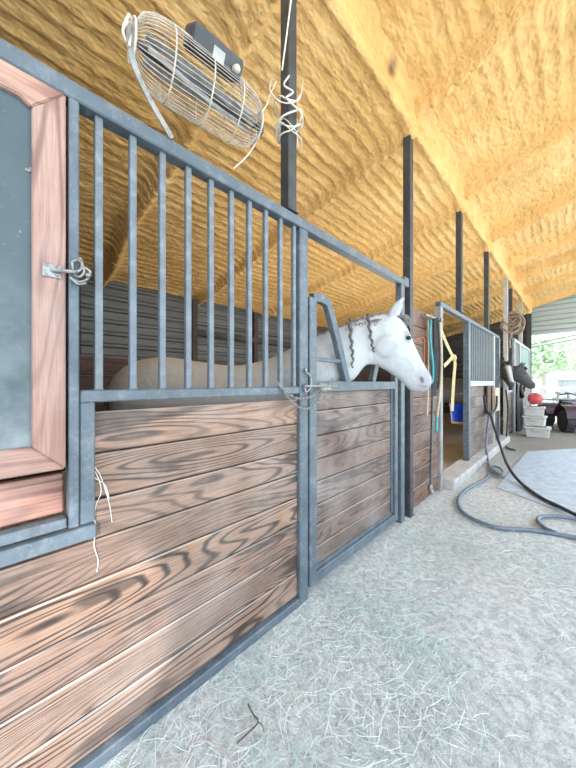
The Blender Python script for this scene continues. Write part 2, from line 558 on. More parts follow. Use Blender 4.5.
# dark wooden kick boards on the back wall and a low partition beside the white horse's stall
bm = bmesh.new(); planks(bm, (-4.30, -2.3, 0), (-4.24, YE - 0.1, 0), [1.75, 1.45, 1.17, 0.88, 0.59, 0.3, 0.01])
tag(obj('wall_back_boards', bm, M['wood_dark']), kind='structure')
bm = bmesh.new(); planks(bm, (-4.2, 2.80, 0), (-0.08, 2.84, 0), [1.25, 1.0, 0.75, 0.5, 0.25, 0.01], 'X')
tag(obj('partition', bm, M['wood_dark']), kind='structure')
for k, y in enumerate((0.82, 2.75, 4.3, 6.2, 8.2)):     # wall studs and a crossing girt
    bm = bmesh.new(); add_box(bm, (-4.28, y - 0.06, 1.75), (-4.17, y + 0.06, 3.0), 0.005)
    tag(obj('trim_%d' % (k + 3), bm, M['stud']), kind='structure')
bm = bmesh.new(); add_box(bm, (-4.26, 2.81, 2.28), (-4.16, YE - 0.2, 2.40), 0.005)
tag(obj('trim_8', bm, M['stud']), kind='structure')
# concrete sill in front of the second stall and the smooth slab in the aisle
bm = bmesh.new()
add_box(bm, (-0.12, 3.95, -0.05), (0.14, 8.2, 0.12), 0.02, 2)
tag(obj('floor_curb', bm, M['concrete']), kind='structure')
M['slab'] = plain('smooth_blue_grey_slab', (0.42, 0.50, 0.57), 0.5, 0, 0.2, 9)
bm = bmesh.new()
pts = [ground(497, 488), ground(527, 452), ground(576, 449), Vector((2.0, 7.0, 0)), Vector((2.0, 3.9, 0)), ground(576, 513), ground(556, 509), ground(530, 500)]
lo = [bm.verts.new((p.x, p.y, -0.03)) for p in pts]; hi = [bm.verts.new((p.x, p.y, 0.012)) for p in pts]
bm.faces.new(hi)
for i in range(len(pts)):
    j = (i + 1) % len(pts); bm.faces.new((lo[i], lo[j], hi[j], hi[i]))
bmesh.ops.recalc_face_normals(bm, faces=bm.faces)
tag(obj('floor_slab', bm, M['slab']), kind='structure')

# ------------------------------------------------------------------ hay on the floor
def straw():
    m, nt, b = new_mat('straw')
    at = N(nt, 'ShaderNodeAttribute', attribute_name='rnd')
    nt.links.new(ramp(nt, at.outputs['Fac'], [(0.0, (0.46, 0.60, 0.55)), (0.35, (0.66, 0.75, 0.72)), (0.7, (0.80, 0.83, 0.79)), (1.0, (0.92, 0.92, 0.89))]), b.inputs['Base Color'])
    b.inputs['Roughness'].default_value = 0.6
    verts, faces, vals = [], [], []
    rng = random.Random(3)
    for i in range(46000):
        y = -0.3 + 6.0 * rng.random() ** 1.8
        x = 0.06 + 1.9 * rng.random()
        dens = 0.30 + 0.7 * mnoise.noise(Vector((x * 1.6, y * 1.6, 9)))
        if y < 1.6 and x < 0.9: dens += 0.5
        if y > 3.2: dens *= 0.45
        if rng.random() > dens: continue
        L = rng.uniform(0.025, 0.10) * (1.6 if rng.random() < 0.06 else 1); a = rng.uniform(0, 2 * PI); w = rng.uniform(0.0005, 0.0011)
        bend = rng.gauss(0, 0.45); n = 3
        p = Vector((x, y, rng.uniform(0.004, 0.016)))
        tilt = rng.uniform(-0.05, 0.12)
        base = len(verts)
        for k in range(n + 1):
            t = Vector((math.cos(a), math.sin(a), tilt))
            s = Vector((-math.sin(a), math.cos(a), 0)) * w
            q = Vector((max(p.x, 0.045), p.y, max(p.z, 0.003)))
            verts += [q - s, q + s + Vector((0, 0, 0.0006))]
            p = p + t * (L / n); a += bend / n; tilt *= 0.6
        green = 0.25 if (mnoise.noise(Vector((x * 2.2, y * 2.2, 31))) > 0.12) else 0.0
        v = min(1, max(0, rng.uniform(0.0, 1.0) - green * 1.6))
        for k in range(n):
            faces.append((base + 2 * k, base + 2 * k + 1, base + 2 * k + 3, base + 2 * k + 2)); vals.append(v)
    me = bpy.data.meshes.new('scattered_hay'); me.from_pydata(verts, [], faces)
    at = me.attributes.new('rnd', 'FLOAT', 'FACE'); at.data.foreach_set('value', vals)
    me.materials.append(m)
    o = bpy.data.objects.new('scattered_hay', me); C.objects.link(o)
    tag(o, 'loose pale hay stems strewn over the dusty aisle floor', 'hay', kind='stuff')
straw()

M['twig'] = plain('brown_twig', (0.10, 0.075, 0.06), 0.8, 0, 0.3, 40)
M['palestem'] = plain('pinkish_stem', (0.50, 0.40, 0.38), 0.7, 0, 0.2, 40)
t_ = empty('twig', ground(249, 715, 0.02), 'small dark bent twig lying in the hay near the long stall front', 'twig')
bm = bmesh.new(); add_tube(bm, spline([ground(a, b, 0.022) for a, b in ((248, 704), (253, 714), (258, 722), (248, 733), (237, 743))], 5), 0.0028, 6); obj('stem', bm, M['twig'], t_, smooth=True)
bm = bmesh.new(); add_tube(bm, spline([ground(a, b, 0.022) for a, b in ((258, 722), (262, 725), (264, 731))], 4), 0.0018, 6); obj('side_shoot', bm, M['twig'], t_, smooth=True)
t_ = empty('plant_stem', ground(206, 746, 0.02), 'pinkish arched plant stem lying in the hay at the bottom edge', 'stem')
bm = bmesh.new(); add_tube(bm, spline([ground(a, b, 0.022) for a, b in ((189, 747), (196, 742), (205, 741), (216, 745), (226, 754), (235, 770))], 5), 0.0026, 6); obj('stem', bm, M['palestem'], t_, smooth=True)

# ================================================================== ROOF POSTS
def roof_post(y, z0, z1, w, mat, label, x=0.0):
    t = empty('roof_post', (x, y, z0), label, 'post', 'posts carrying the foam covered roof beam')
    bm = bmesh.new(); add_box(bm, (x - w / 2, y - w / 2, z0), (x + w / 2, y + w / 2, z1), 0.004)
    obj('shaft', bm, mat, t)
    bm = bmesh.new(); add_box(bm, (x - w * 0.62, y - w * 0.62, z0), (x + w * 0.62, y + w * 0.62, z0 + 0.008), 0.002)
    obj('base_plate', bm, mat, t)
    return t
TOPZ = 2.33
roof_post(1.2, TOPZ, 3.80, 0.07, M['post'], 'dark steel post with tangled twine tied round it, above the barred front')
roof_post(2.905, 0.0, 3.80, 0.075, M['post'], 'dark steel post running from floor to roof beside the white horse')
roof_post(4.70, TOPZ, 3.80, 0.075, M['post'], 'dark steel post above the open stall doorway')
roof_post(6.5, TOPZ, 3.80, 0.075, M['post'], 'dark steel post above the dark barred panel of the second stall')
roof_post(8.45, 0.0, 3.80, 0.085, M['post_pale'], 'pale post with a bundle of rope hung high on it', 0.02)
roof_post(9.55, 0.0, 3.80, 0.085, M['post'], 'dark steel post at the corner of the third stall front', -0.03)
roof_post(11.2, 2.5, 3.76, 0.09, M['post_pale'], 'pale post standing above the teal panelled third stall front')
roof_post(13.45, 0.0, 3.80, 0.14, M['post'], 'dark thick post at the far open end of the barn', 0.0)

# ================================================================== FIRST STALL FRONT
sf = empty('stall_barrier', (0, 0.72, 0), 'long stall front with ten upright grey bars above grained brown planks', 'stall front')
T = 0.05
bm = bmesh.new(); add_box(bm, (-0.03, -1.4, 2.27), (0.03, 2.755, TOPZ), 0.005)
obj('top_rail', bm, M['steel'], sf)
bm = bmesh.new(); add_box(bm, (-0.025, 0.188, 1.27), (0.025, 1.27, 1.312), 0.004)
obj('middle_rail', bm, M['steel'], sf)
bm = bmesh.new(); add_box(bm, (-0.02, -1.4, 0.0), (0.03, 1.27, 0.045), 0.005)
obj('bottom_rail', bm, M['steel'], sf)
bm = bmesh.new(); add_box(bm, (-0.025, 1.272, 0.0), (0.027, 1.345, 2.27), 0.005)
obj('frame_post', bm, M['steel'], sf)
bm = bmesh.new(); add_box(bm, (-0.025, 0.188, 0.86), (0.025, 0.232, 1.27), 0.004)
obj('frame_post', bm, M['steel'], sf)
bm = bmesh.new(); add_box(bm, (-0.03, 2.68, 0.0), (0.03, 2.755, 2.27), 0.005); add_box(bm, (-0.03, 2.755, 2.27), (0.03, 2.855, 2.36), 0.004)
obj('frame_post', bm, M['steel'], sf)
bar0 = None
for i in range(10):
    y = 0.246 + 0.1106 * i
    if bar0 is None:
        bm = bmesh.new(); add_box(bm, (-0.0125, y - 0.0125, 1.312), (0.0125, y + 0.0125, 2.272), 0.004, 2)
        add_box(bm, (-0.015, y - 0.015, 1.311), (0.015, y + 0.015, 1.317), 0.002)
        bar0 = obj('bar', bm, M['steel_bar'], sf)
    else:
        b2 = bar0.copy(); C.objects.link(b2); b2.parent = sf
        b2.matrix_parent_inverse = bar0.matrix_parent_inverse.copy()
        b2.location = (0, 0.1106 * i, 0)
bm = bmesh.new()
bounds = [1.238, 1.088, 0.925, 0.788]
planks(bm, (-0.035, 0.21, 0), (0.004, 1.272, 0), bounds)
planks(bm, (-0.035, -1.4, 0), (0.004, 1.272, 0), [0.788, 0.642, 0.49, 0.335, 0.19, 0.046])
obj('plank_panel', bm, M['wood'], sf)
bm = bmesh.new()
planks(bm, (-0.06, -1.38, 0), (-0.022, 0.152, 0), [1.036, 0.90])
obj('plank_panel', bm, M['wood_low'], sf)

# ------------------------------------------------------------------ hatch with the framed dark panel
M['panel'] = None
def panel_mat():
    m, nt, b = new_mat('dusty_dark_panel')
    v = coords(nt)
    f = noise_n(nt, v, 3, 6, 0.65)
    g = noise_n(nt, v, 60, 4, 0.7)
    tc = nt.nodes.new('ShaderNodeTexCoord'); sep = nt.nodes.new('ShaderNodeSeparateXYZ')
    nt.links.new(tc.outputs['Object'], sep.inputs[0])
    low = N(nt, 'ShaderNodeMapRange', ins={1: 1.75, 2: 1.15, 3: 0.0, 4: 0.5})
    nt.links.new(sep.outputs['Z'], low.inputs[0])
    col = ramp(nt, f, [(0.3, (0.05, 0.08, 0.09)), (0.7, (0.075, 0.108, 0.12))])
    dust_glare = math_n(nt, 'MULTIPLY', ramp(nt, f, [(0.4, (0, 0, 0)), (0.7, (1, 1, 1))]), low.outputs[0])  # pale reflection low on the panel, painted into the colour with the dust
    col = mixc(nt, dust_glare, col, (0.45, 0.50, 0.52))
    col = mixc(nt, math_n(nt, 'MULTIPLY', ramp(nt, g, [(0.66, (0, 0, 0)), (0.75, (1, 1, 1))]), 0.4), col, (0.6, 0.65, 0.66))
    nt.links.new(col, b.inputs['Base Color'])
    b.inputs['Roughness'].default_value = 0.4
    return m
M['panel'] = panel_mat()
ht = empty('stall_hatch', (0.03, -0.3, 1.06), 'wood framed hatch with a dusty dark green panel above the planks', 'hatch')
HX = 0.03
def board(name, lo, hi, mat, cut=None):
    bm = bmesh.new(); add_box(bm, lo, hi, 0.005, 2)
    lay = bm.faces.layers.float.new('rnd'); rv = random.random()
    for f in bm.faces: f[lay] = rv
    return obj(name, bm, mat, ht)
def mitred(name, pts, x0, x1, mat):
    bm = bmesh.new(); lay = bm.faces.layers.float.new('rnd')
    a = [bm.verts.new((x0, y, z)) for y, z in pts]; b = [bm.verts.new((x1, y, z)) for y, z in pts]
    bm.faces.new(a); bm.faces.new(list(reversed(b)))
    for i in range(len(pts)):
        j = (i + 1) % len(pts); bm.faces.new((a[j], a[i], b[i], b[j]))
    bmesh.ops.recalc_face_normals(bm, faces=bm.faces)
    bmesh.ops.bevel(bm, geom=list(bm.edges), offset=0.0035, segments=2, affect='EDGES')
    rv = random.random()
    for f in bm.faces: f[lay] = rv
    return obj(name, bm, mat, ht)
y0, y1, z0, z1, w = -0.72, 0.15, 1.06, 2.268, 0.082
mitred('frame_board', [(y1, z0), (y1, z1), (y1 - w, z1 - w - 0.012), (y1 - w, z0 + w)], 0.0, HX, M['wood_frame_v'])
mitred('frame_board', [(y0, z0), (y0 + w, z0 + w), (y0 + w, z1 - w), (y0, z1)], 0.0, HX, M['wood_frame_v'])
mitred('frame_board', [(y0 + .001, z1), (y0 + w, z1 - w), (y1 - w - 0.03, z1 - w + 0.006), (y1 - w - 0.001, z1 - w - 0.011), (y1 - 0.001, z1)], 0.0, HX, M['wood_frame_h'])
mitred('frame_board', [(y0 + .001, z0), (y1 - 0.001, z0), (y1 - w - 0.001, z0 + w), (y0 + w, z0 + w)], 0.0, HX, M['wood_frame_h'])
bm = bmesh.new(); add_box(bm, (0.004, y0 + w - 0.01, z0 + w - 0.01), (0.014, y1 - w + 0.01, z1 - w + 0.01))
obj('panel', bm, M['panel'], ht)
bm = bmesh.new(); p = wall(28, 170, 0.016); add_ball(bm, p, 0.008, (0.3, 1, 0.8)); add_ball(bm, p + Vector((0, 0.006, 0.006)), 0.005, (0.3, 1, 1))
obj('chip', bm, M['chrome'], ht, label='pale chip on the dark panel')
# steel surround the hatch sits in
hs = empty('hatch_surround', (0.0, -0.3, 0.815), 'blue grey steel surround of the hatch with dusty bottom ledge', 'steel frame')
bm = bmesh.new(); add_box(bm, (-0.03, 0.158, 0.86), (0.032, 0.186, 2.268), 0.004)
obj('upright', bm, M['steel'], hs)
bm = bmesh.new(); add_box(bm, (-0.02, -1.38, 0.865), (0.026, 0.154, 0.897), 0.003); 
obj('upper_ledge', bm, M['steel'], hs)
bm = bmesh.new(); add_box(bm, (0.008, -1.38, 0.812), (0.045, 0.232, 0.858), 0.004)
obj('lower_rail', bm, M['steel'], hs)

# hasp and snap on the hatch edge
la = empty('hasp_latch', wall(54, 270, 0.045), 'galvanised hasp plate with snap hooks bridging hatch frame and steel post', 'latch')
bm = bmesh.new(); a = wall(42, 262, 0.032); b = wall(62, 279, 0.038)
add_box(bm, (0.031, a.y, b.z), (0.035, b.y, a.z), 0.001)
obj('hasp_plate', bm, M['chrome'], la)
for px, py in ((47, 265), (56, 266), (46, 275), (57, 275)):
    bm = bmesh.new(); add_ball(bm, wall(px, py, 0.036), 0.005, (0.6, 1, 1)); obj('screw', bm, M['chrome'], la)
bm = bmesh.new(); add_tube(bm, spline([wall(52, 270, 0.04), wall(64, 271, 0.048), wall(76, 272, 0.052)]), 0.0055)
obj('bolt_rod', bm, M['chrome'], la)
bm = bmesh.new()
for pts in ([(72, 262), (77, 260), (82, 264), (84, 272), (79, 277), (74, 273), (72, 262)], [(77, 272), (84, 268), (90, 272), (87, 279), (79, 282), (73, 279)], [(80, 258), (82, 263), (81, 270)], [(70, 277), (78, 284), (86, 283)]):
    add_tube(bm, spline([wall(px, py, 0.048 + 0.008 * math.sin(px)) for px, py in pts], 5), 0.0045, 7)
add_ball(bm, wall(88, 275, 0.05), 0.009); add_ball(bm, wall(80, 259, 0.05), 0.007)
obj('snap_hook', bm, M['chrome'], la, smooth=True)

# ================================================================== DOOR OF THE WHITE HORSE
dr = empty('stall_door', (0, 1.97, 0), 'steel framed plank stall door with V shaped yoke, white horse leaning over', 'door')
DL, DR_ = 1.362, 2.612
def part_box(name, lo, hi, mat, par, bev=0.004):
    bm = bmesh.new(); add_box(bm, lo, hi, bev); return obj(name, bm, mat, par)
part_box('stile', (-0.022, DL, 0.06), (0.026, DL + 0.07, 1.875), M['steel'], dr)
part_box('stile', (-0.022, DR_ - 0.055, 0.06), (0.026, DR_, 1.87), M['steel'], dr)
part_box('top_rail', (-0.022, DL + 0.062, 1.275), (0.026, DR_ - 0.055, 1.345), M['steel'], dr)
part_box('bottom_rail', (-0.022, DL + 0.062, 0.06), (0.026, DR_ - 0.055, 0.125), M['steel'], dr)
bm = bmesh.new()
planks(bm, (-0.03, DL + 0.06, 0), (-0.006, DR_ - 0.05, 0), [1.276, 1.15, 0.985, 0.83, 0.685, 0.535, 0.40, 0.26, 0.12])
obj('plank_panel', bm, M['wood_door'], dr)
# angle trim inside the frame
bm = bmesh.new()
add_box(bm, (-0.006, DL + 0.062, 0.125), (0.004, DL + 0.095, 1.15), 0.002); add_box(bm, (-0.006, DR_ - 0.085, 0.125), (0.004, DR_ - 0.055, 1.275), 0.002)
add_box(bm, (-0.006, DL + 0.062, 0.122), (0.004, DR_ - 0.055, 0.145), 0.002)
obj('inner_trim', bm, M['steel'], dr)
# yoke: curved shoulder then diagonal down to the rail
def yoke(sign):
    if sign < 0:
        pts = [wall(312, 298), wall(319, 298.5), wall(326, 303), wall(329, 311), wall(337, 342), wall(346, 380)]
    else:
        a = DL + DR_
        pts = [Vector((0, a - p.y, p.z)) for p in yoke_pts]
    return pts
yoke_pts = yoke(-1)
def yoke_obj(pts):
    bm = bmesh.new()
    q = spline(pts[:4], 6)[:-1] + [pts[3], pts[4], pts[5] - Vector((0, 0, 0.01))]
    add_strap(bm, q, 0.055, 0.04, (1, 0, 0))
    bmesh.ops.recalc_face_normals(bm, faces=bm.faces)
    return obj('yoke_bar', bm, M['steel'], dr)
yoke_obj(yoke_pts); yoke_obj(yoke(1))
bm = bmesh.new(); add_box(bm, (-0.012, DL + 0.06, 1.475), (0.012, wall(341, 361).y, 1.50), 0.003); obj('yoke_brace', bm, M['steel'], dr)
# latch bolt on the door
bm = bmesh.new(); p = wall(322, 387, 0.03)
add_box(bm, (0.026, p.y - 0.02, p.z - 0.022), (0.034, p.y + 0.10, p.z + 0.022), 0.002)
add_tube(bm, [wall(304, 386, 0.045), wall(336, 386, 0.045)], 0.008)
add_tube(bm, spline([wall(331, 386, 0.045), wall(333, 383, 0.06), wall(332, 379, 0.06)], 4), 0.006)
obj('slide_bolt', bm, M['chrome'], dr)

# chain from the bar to the door
def chain(name, pts, link, r, mat, parent):
    S = spline(pts, 24)
    L = [0]
    for i in range(1, len(S)): L.append(L[-1] + (S[i] - S[i - 1]).length)
    bm = bmesh.new(); n = int(L[-1] / (link * 0.72)); j = 0
    for k in range(n):
        s = (k + 0.5) * L[-1] / n
        while L[j + 1] < s: j += 1
        p = S[j].lerp(S[j + 1], (s - L[j]) / max(1e-6, L[j + 1] - L[j]))
        t = (S[j + 1] - S[j]).normalized()
        side = t.cross(Vector((1, 0, 0))).normalized()
        if k % 2: side = t.cross(side).normalized()
        loop = []
        for q in range(10):
            a = 2 * PI * q / 10
            loop.append(p + t * math.cos(a) * link * 0.5 + side * math.sin(a) * link * 0.3)
        loop.append(loop[0])
        add_tube(bm, loop, r, 5, False)
    return obj(name, bm, mat, parent, smooth=True)
ch = empty('door_chain', wall(300, 400, 0.04), 'silver chain with snap hook looped between barred front and yoke door', 'chain')
chain('chain_strand', [wall(277, 383, 0.035), wall(286, 392, 0.045), wall(296, 398, 0.05), wall(310, 397, 0.05), wall(322, 388, 0.05)], 0.022, 0.0028, M['chrome'], ch)
chain('chain_strand', [wall(281, 386, 0.035), wall(290, 400, 0.05), wall(303, 409, 0.055), wall(315, 404, 0.055), wall(324, 389, 0.05)], 0.022, 0.0028, M['chrome'], ch)
bm = bmesh.new()
add_tube(bm, spline([wall(305, 372, 0.035), wall(309, 374, 0.045), wall(311, 380, 0.05), wall(310, 388, 0.05), wall(306, 392, 0.04), wall(304, 386, 0.04)], 6), 0.0055, 8)
add_ball(bm, wall(306, 370, 0.036), 0.012, (0.5, 1, 1))
obj('snap_hook', bm, M['chrome'], ch, smooth=True)

# baling twine hanging off the plank corner
tw = empty('twine_strands', wall(95, 470, 0.01), 'pale baling twine strands dangling beside the hatch surround', 'twine')
M['twine'] = plain('pale_twine', (0.72, 0.68, 0.60), 0.8, 0, 0.2, 30)
for pts in ([(94, 466), (100, 475), (106, 492), (110, 508), (112, 522)], [(94, 470), (99, 480), (101, 492), (96, 505), (94, 516)], [(93, 515), (96, 528), (94, 545), (98, 560), (97, 572)], [(95, 478), (105, 485), (109, 498)]):
    bm = bmesh.new(); add_tube(bm, spline([wall(a, b, 0.012 + 0.003 * (i % 3)) for i, (a, b) in enumerate(pts)], 6), 0.0015, 5)
    obj('strand', bm, M['twine'], tw)

# ================================================================== CAGE FAN
M['cage'] = plain('dusty_cream_wire', (0.56, 0.50, 0.43), 0.65, 0.1, 0.3, 40)
M['fanblack'] = plain('dark_motor_case', (0.05, 0.055, 0.065), 0.45, 0, 0.3, 15)
M['rag'] = plain('dusty_cloth', (0.62, 0.57, 0.52), 0.9, 0, 0.2, 14)
M['strapmetal'] = plain('galvanised_strap', (0.34, 0.335, 0.32), 0.55, 0.4, 0.35, 30)
def fan():
    A = wall(131, 40, 0.10); B = wall(258, 128, 0.10)
    ax = (B - A); L = ax.length; ax.normalize()
    # the wire face looks out and down towards the aisle
    nrm = Vector((0.82, 0, -0.57)); nrm = (nrm - ax * nrm.dot(ax)).normalized()
    sid = ax.cross(nrm).normalized()
    if sid.z < 0: sid = -sid
    c0 = (A + B) / 2 
    hw = 0.118; dp = 0.07
    root = empty('cage_fan', c0, 'cream wire cage fan hung slanting above the bars', 'fan')
    def P(s, a):                  # s in -1..1 along the axis, a angle round the oval section
        e = max(0.0, 1 - abs(s) ** 4.5) ** 0.5
        k = 0.35 + 0.65 * e if abs(s) < 0.999 else 0.35
        return c0 + ax * (s * L / 2) + sid * (math.cos(a) * hw * k) + nrm * (math.sin(a) * dp * k)
    bm = bmesh.new(); nw = 44
    for i in range(nw):
        a = 2 * PI * i / nw
        add_tube(bm, [P(-1 + 2 * k / 18, a) for k in range(19)], 0.0013, 5)
    obj('wire_grille', bm, M['cage'], root, smooth=True)
    for s in (-0.985, -0.55, 0.0, 0.5, 0.985):
        bm = bmesh.new(); pts = [P(s, 2 * PI * k / 32) for k in range(33)]
        add_tube(bm, pts, 0.003 if abs(s) < 0.9 else 0.0045, 6, False)
        obj('hoop', bm, M['cage'], root, smooth=True)
    bm = bmesh.new()              # long white impeller / blade rotor lying along the cage
    add_tube(bm, [c0 - ax * L * 0.46, c0 + ax * L * 0.46], 0.014, 12)
    obj('spindle', bm, M['fanblack'], root, smooth=True)
    for k in range(4):
        a = PI / 4 + k * PI / 2
        bm = bmesh.new()
        rr = 0.055
        q = [c0 + ax * (t * L * 0.42) + (sid * math.cos(a + t * 0.9) + nrm * math.sin(a + t * 0.9)) * rr * 0.6 for t in np.linspace(-1, 1, 14)]
        add_strap(bm, q, 0.032, 0.003, nrm * math.cos(a) - sid * math.sin(a))
        obj('blade', bm, M['strapmetal'], root, smooth=False)
    # motor case on the upper side
    bm = bmesh.new()
    m0 = c0 + sid * (hw + 0.0) + ax * 0.02 - nrm * 0.02
    sub = bmesh.new(); add_box(sub, (-0.11, -0.03, -0.05), (0.11, 0.045, 0.05), 0.012, 2)
    Mx = Matrix((ax, sid, nrm)).transposed().to_4x4(); Mx.translation = m0
    sub.transform(Mx); merge(bm, sub)
    mo = obj('motor_case', bm, M['fanblack'], root)
    bm = bmesh.new(); sub = bmesh.new(); add_box(sub, (-0.03, -0.018, 0.05), (0.02, 0.02, 0.053)); sub.transform(Mx); merge(bm, sub)
    obj('rating_label', bm, M['post_pale'], mo)
    bm = bmesh.new(); sub = bmesh.new(); add_lathe(sub, [(0.012, 0), (0.014, 0.01), (0.014, 0.025), (0.008, 0.03)], (0.07, 0.0, 0.05), 14); sub.transform(Mx); merge(bm, sub)
    obj('switch_knob', bm, M['cage'], mo)
    # flat strap bracket down to the top rail
    bm = bmesh.new()
    add_strap(bm, spline([wall(130, 22, 0.10), wall(130, 45, 0.11), wall(136, 70, 0.10), wall(150, 100, 0.06), wall(172, 138, 0.035)], 6), 0.022, 0.004, (1, 0, 0))
    bmesh.ops.recalc_face_normals(bm, faces=bm.faces)
    obj('hanger_strap', bm, M['strapmetal'], root)
    bm = bmesh.new()
    for dx, r in ((0, 0.02), (0.012, 0.016), (-0.008, 0.014)):
        add_tube(bm, spline([wall(126, 42, 0.10 + dx), wall(123, 30, 0.11 + dx), wall(129, 17 + 400 * dx, 0.10), wall(132, 30, 0.09), wall(129, 46, 0.12 + dx)], 6), [r * 0.25] * 24 + [r * 0.2], 7)
    obj('cloth_tie', bm, M['rag'], root, smooth=True)
    bm = bmesh.new()
    add_tube(bm, spline([c0 + ax * 0.12 + sid * (hw + 0.02), wall(244, 103, 0.08), wall(258, 113, 0.06), wall(266, 106, 0.03), wall(270, 95, 0.0), wall(276, 82, 0.0)], 8), 0.0035, 7)
    obj('power_cord', bm, M['rag'], root, smooth=True)
    bm = bmesh.new()
    add_tube(bm, spline([B + Vector((0, -0.01, -0.01)), wall(256, 142, 0.08), wall(246, 157, 0.06), wall(233, 169, 0.035)], 6), 0.003, 6)
    obj('lower_tie', bm, M['rag'], root, smooth=True)
    # end bracket
    bm = bmesh.new(); add_ball(bm, B + ax * 0.01, 0.022, (1, 1, 1.4)); obj('end_clamp', bm, M['fanblack'], root, smooth=True)
fan()

# rope / twine tangle tied round the post above the bars
rb = empty('twine_bundle', (0.04, 1.2, 2.85), 'knotted pale twine and cord wound round the dark post beside the fan', 'twine')
rng = random.Random(11)
bm = bmesh.new()
for k in range(7):
    zc = 2.83 + rng.uniform(-0.06, 0.09); rx = rng.uniform(0.052, 0.085); ph = rng.uniform(0, 6)
    pts = [Vector((rx * math.cos(a) , 1.2 + rx * math.sin(a), zc + 0.05 * math.sin(a + ph) + 0.01 * math.sin(3 * a))) for a in np.linspace(0, 2 * PI, 22)]
    add_tube(bm, pts, rng.uniform(0.003, 0.006), 6)
obj('wound_twine', bm, M['twine'], rb, smooth=True)
bm = bmesh.new()
add_tube(bm, spline([wall(289, 76, 0.05), wall(284, 85, 0.06), wall(293, 92, 0.07), wall(286, 98, 0.06), wall(296, 101, 0.06), wall(300, 95, 0.03)], 6), 0.005, 7)
add_tube(bm, spline([wall(272, 78, 0.02), wall(270, 90, 0.04), wall(279, 101, 0.06), wall(292, 103, 0.06), wall(300, 98, 0.03), wall(303, 80, 0.0)], 6), 0.003, 6)
obj('loop', bm, M['rag'], rb, smooth=True)
bm = bmesh.new(); add_tube(bm, spline([wall(282, 70, 0.045), wall(286, 40, 0.05), wall(291, 0, 0.06), wall(296, -40, 0.05)], 6), 0.005, 6)
obj('cord_tail', bm, M['twine'], rb, smooth=True)

# ================================================================== TACK WALL BETWEEN THE STALLS
tk = empty('tack_wall', (0, 3.38, 0), 'weathered plank wall between the stalls where halters and ropes hang', 'plank wall')
bm = bmesh.new(); planks(bm, (-0.035, 2.95, 0), (0.0, 3.80, 0), [2.12, 1.93, 1.74, 1.55, 1.36, 1.17, 0.98, 0.79, 0.60, 0.41, 0.22, 0.02])
obj('plank_panel', bm, M['wood_tack'], tk)
hk = empty('hook_rail', wall(432, 318, 0.04), 'pale steel rail with hooks holding halters on the plank wall', 'hook rail')
bm = bmesh.new(); a = wall(425, 315, 0.05); b = wall(441, 321, 0.05)
add_bar(bm, a, b, 0.03, 0.025, 0.004); obj('rail', bm, M['chrome'], hk)
for px in (427, 431, 435, 439):
    k = (px - 425) / 16; p = a.lerp(b, k)
    bm = bmesh.new(); add_tube(bm, spline([p, p + Vector((0.02, 0, -0.02)), p + Vector((0.04, 0, -0.015)), p + Vector((0.045, 0, 0.01))], 4), 0.005, 6)
    obj('hook', bm, M['chrome'], hk, smooth=True)
def hang(name, label, cat, mat, paths, r, group=None, parts=None):
    t = empty(name, paths[0][0], label, cat, group)
    for i, p in enumerate(paths):
        bm = bmesh.new(); add_tube(bm, spline(p, 6), r if not isinstance(r, list) else r[i], 7)
        obj((parts or ['strand'] * 9)[i], bm, mat if not isinstance(mat, list) else mat[i], t, smooth=True)
    return t
M['teal'] = plain('teal_webbing', (0.035, 0.33, 0.36), 0.6, 0, 0.15)
M['blackleather'] = plain('black_leather', (0.012, 0.014, 0.016), 0.45, 0, 0.4, 20)
M['tan'] = plain('cream_rope', (0.50, 0.41, 0.30), 0.85, 0, 0.2, 40)
M['orange'] = plain('orange_cord', (0.75, 0.16, 0.05), 0.6, 0, 0.15)
M['yellow'] = plain('yellow_webbing', (0.52, 0.43, 0.22), 0.7, 0, 0.15)
W = lambda L, x: [wall(a, b, x) for a, b in L]
hang('hanging_rope', 'teal lead rope hanging beside the white horse muzzle', 'rope', M['teal'], [W([(431, 320), (430, 335), (431.5, 352), (433, 368), (432.5, 380), (430, 384)], 0.07)], 0.013)
hang('hanging_rope', 'cream rope with teal end hanging lowest on the plank wall', 'rope', [M['tan'], M['teal']], [W([(440, 322), (441, 345), (441.5, 365), (440.5, 385), (439, 402), (437, 418)], 0.125), W([(437, 417), (436.5, 425), (436.5, 432)], 0.125)], [0.012, 0.014], parts=['rope', 'teal_tip'])
hang('hanging_rope', 'short frayed tan rope end hanging on the plank wall beneath the horse muzzle', 'rope', M['tan'], [W([(428, 320), (428.5, 350), (428, 390), (427.5, 405), (427, 416)], 0.03)], 0.009)
hang('hanging_rope', 'thin orange cord on a nail behind the white horse face', 'cord', M['orange'], [W([(415, 338), (420, 338.5), (424, 338), (424.5, 352), (424, 366)], 0.012)], 0.004)
hl = empty('leather_halter', wall(436, 318, 0.06), 'bunch of black leather halter straps on the hook rail', 'halter')
rng = random.Random(5)
for k in range(7):
    px = 434 + k * 0.85; bot = 372 + rng.uniform(-12, 26)
    bm = bmesh.new(); x0 = 0.055 + 0.012 * (k % 3)
    add_strap(bm, spline(W([(px, 318), (px + rng.uniform(-1.5, 1.5), 340), (px + rng.uniform(-2, 1), 360), (px - 1 + rng.uniform(-1, 1), bot)], x0), 6), 0.045, 0.006, (0.5, -0.85, 0))
    obj('strap', bm, M['blackleather'], hl)
for py in (341, 377):
    bm = bmesh.new(); c = wall(438 , py, 0.085); add_tube(bm, [c + Vector((0, 0.028 * math.cos(a), 0.028 * math.sin(a))) for a in np.linspace(0, 2 * PI, 14)], 0.0035, 6)
    obj('buckle_ring', bm, M['chrome'], hl)
bm_t = hang('lunge_strap', 'long dark blue strap hanging to the wall foot below the halters', 'strap', M['steel'], [W([(433, 385), (432.5, 410), (432, 440), (431, 470), (431, 485)], 0.012)], 0.011)
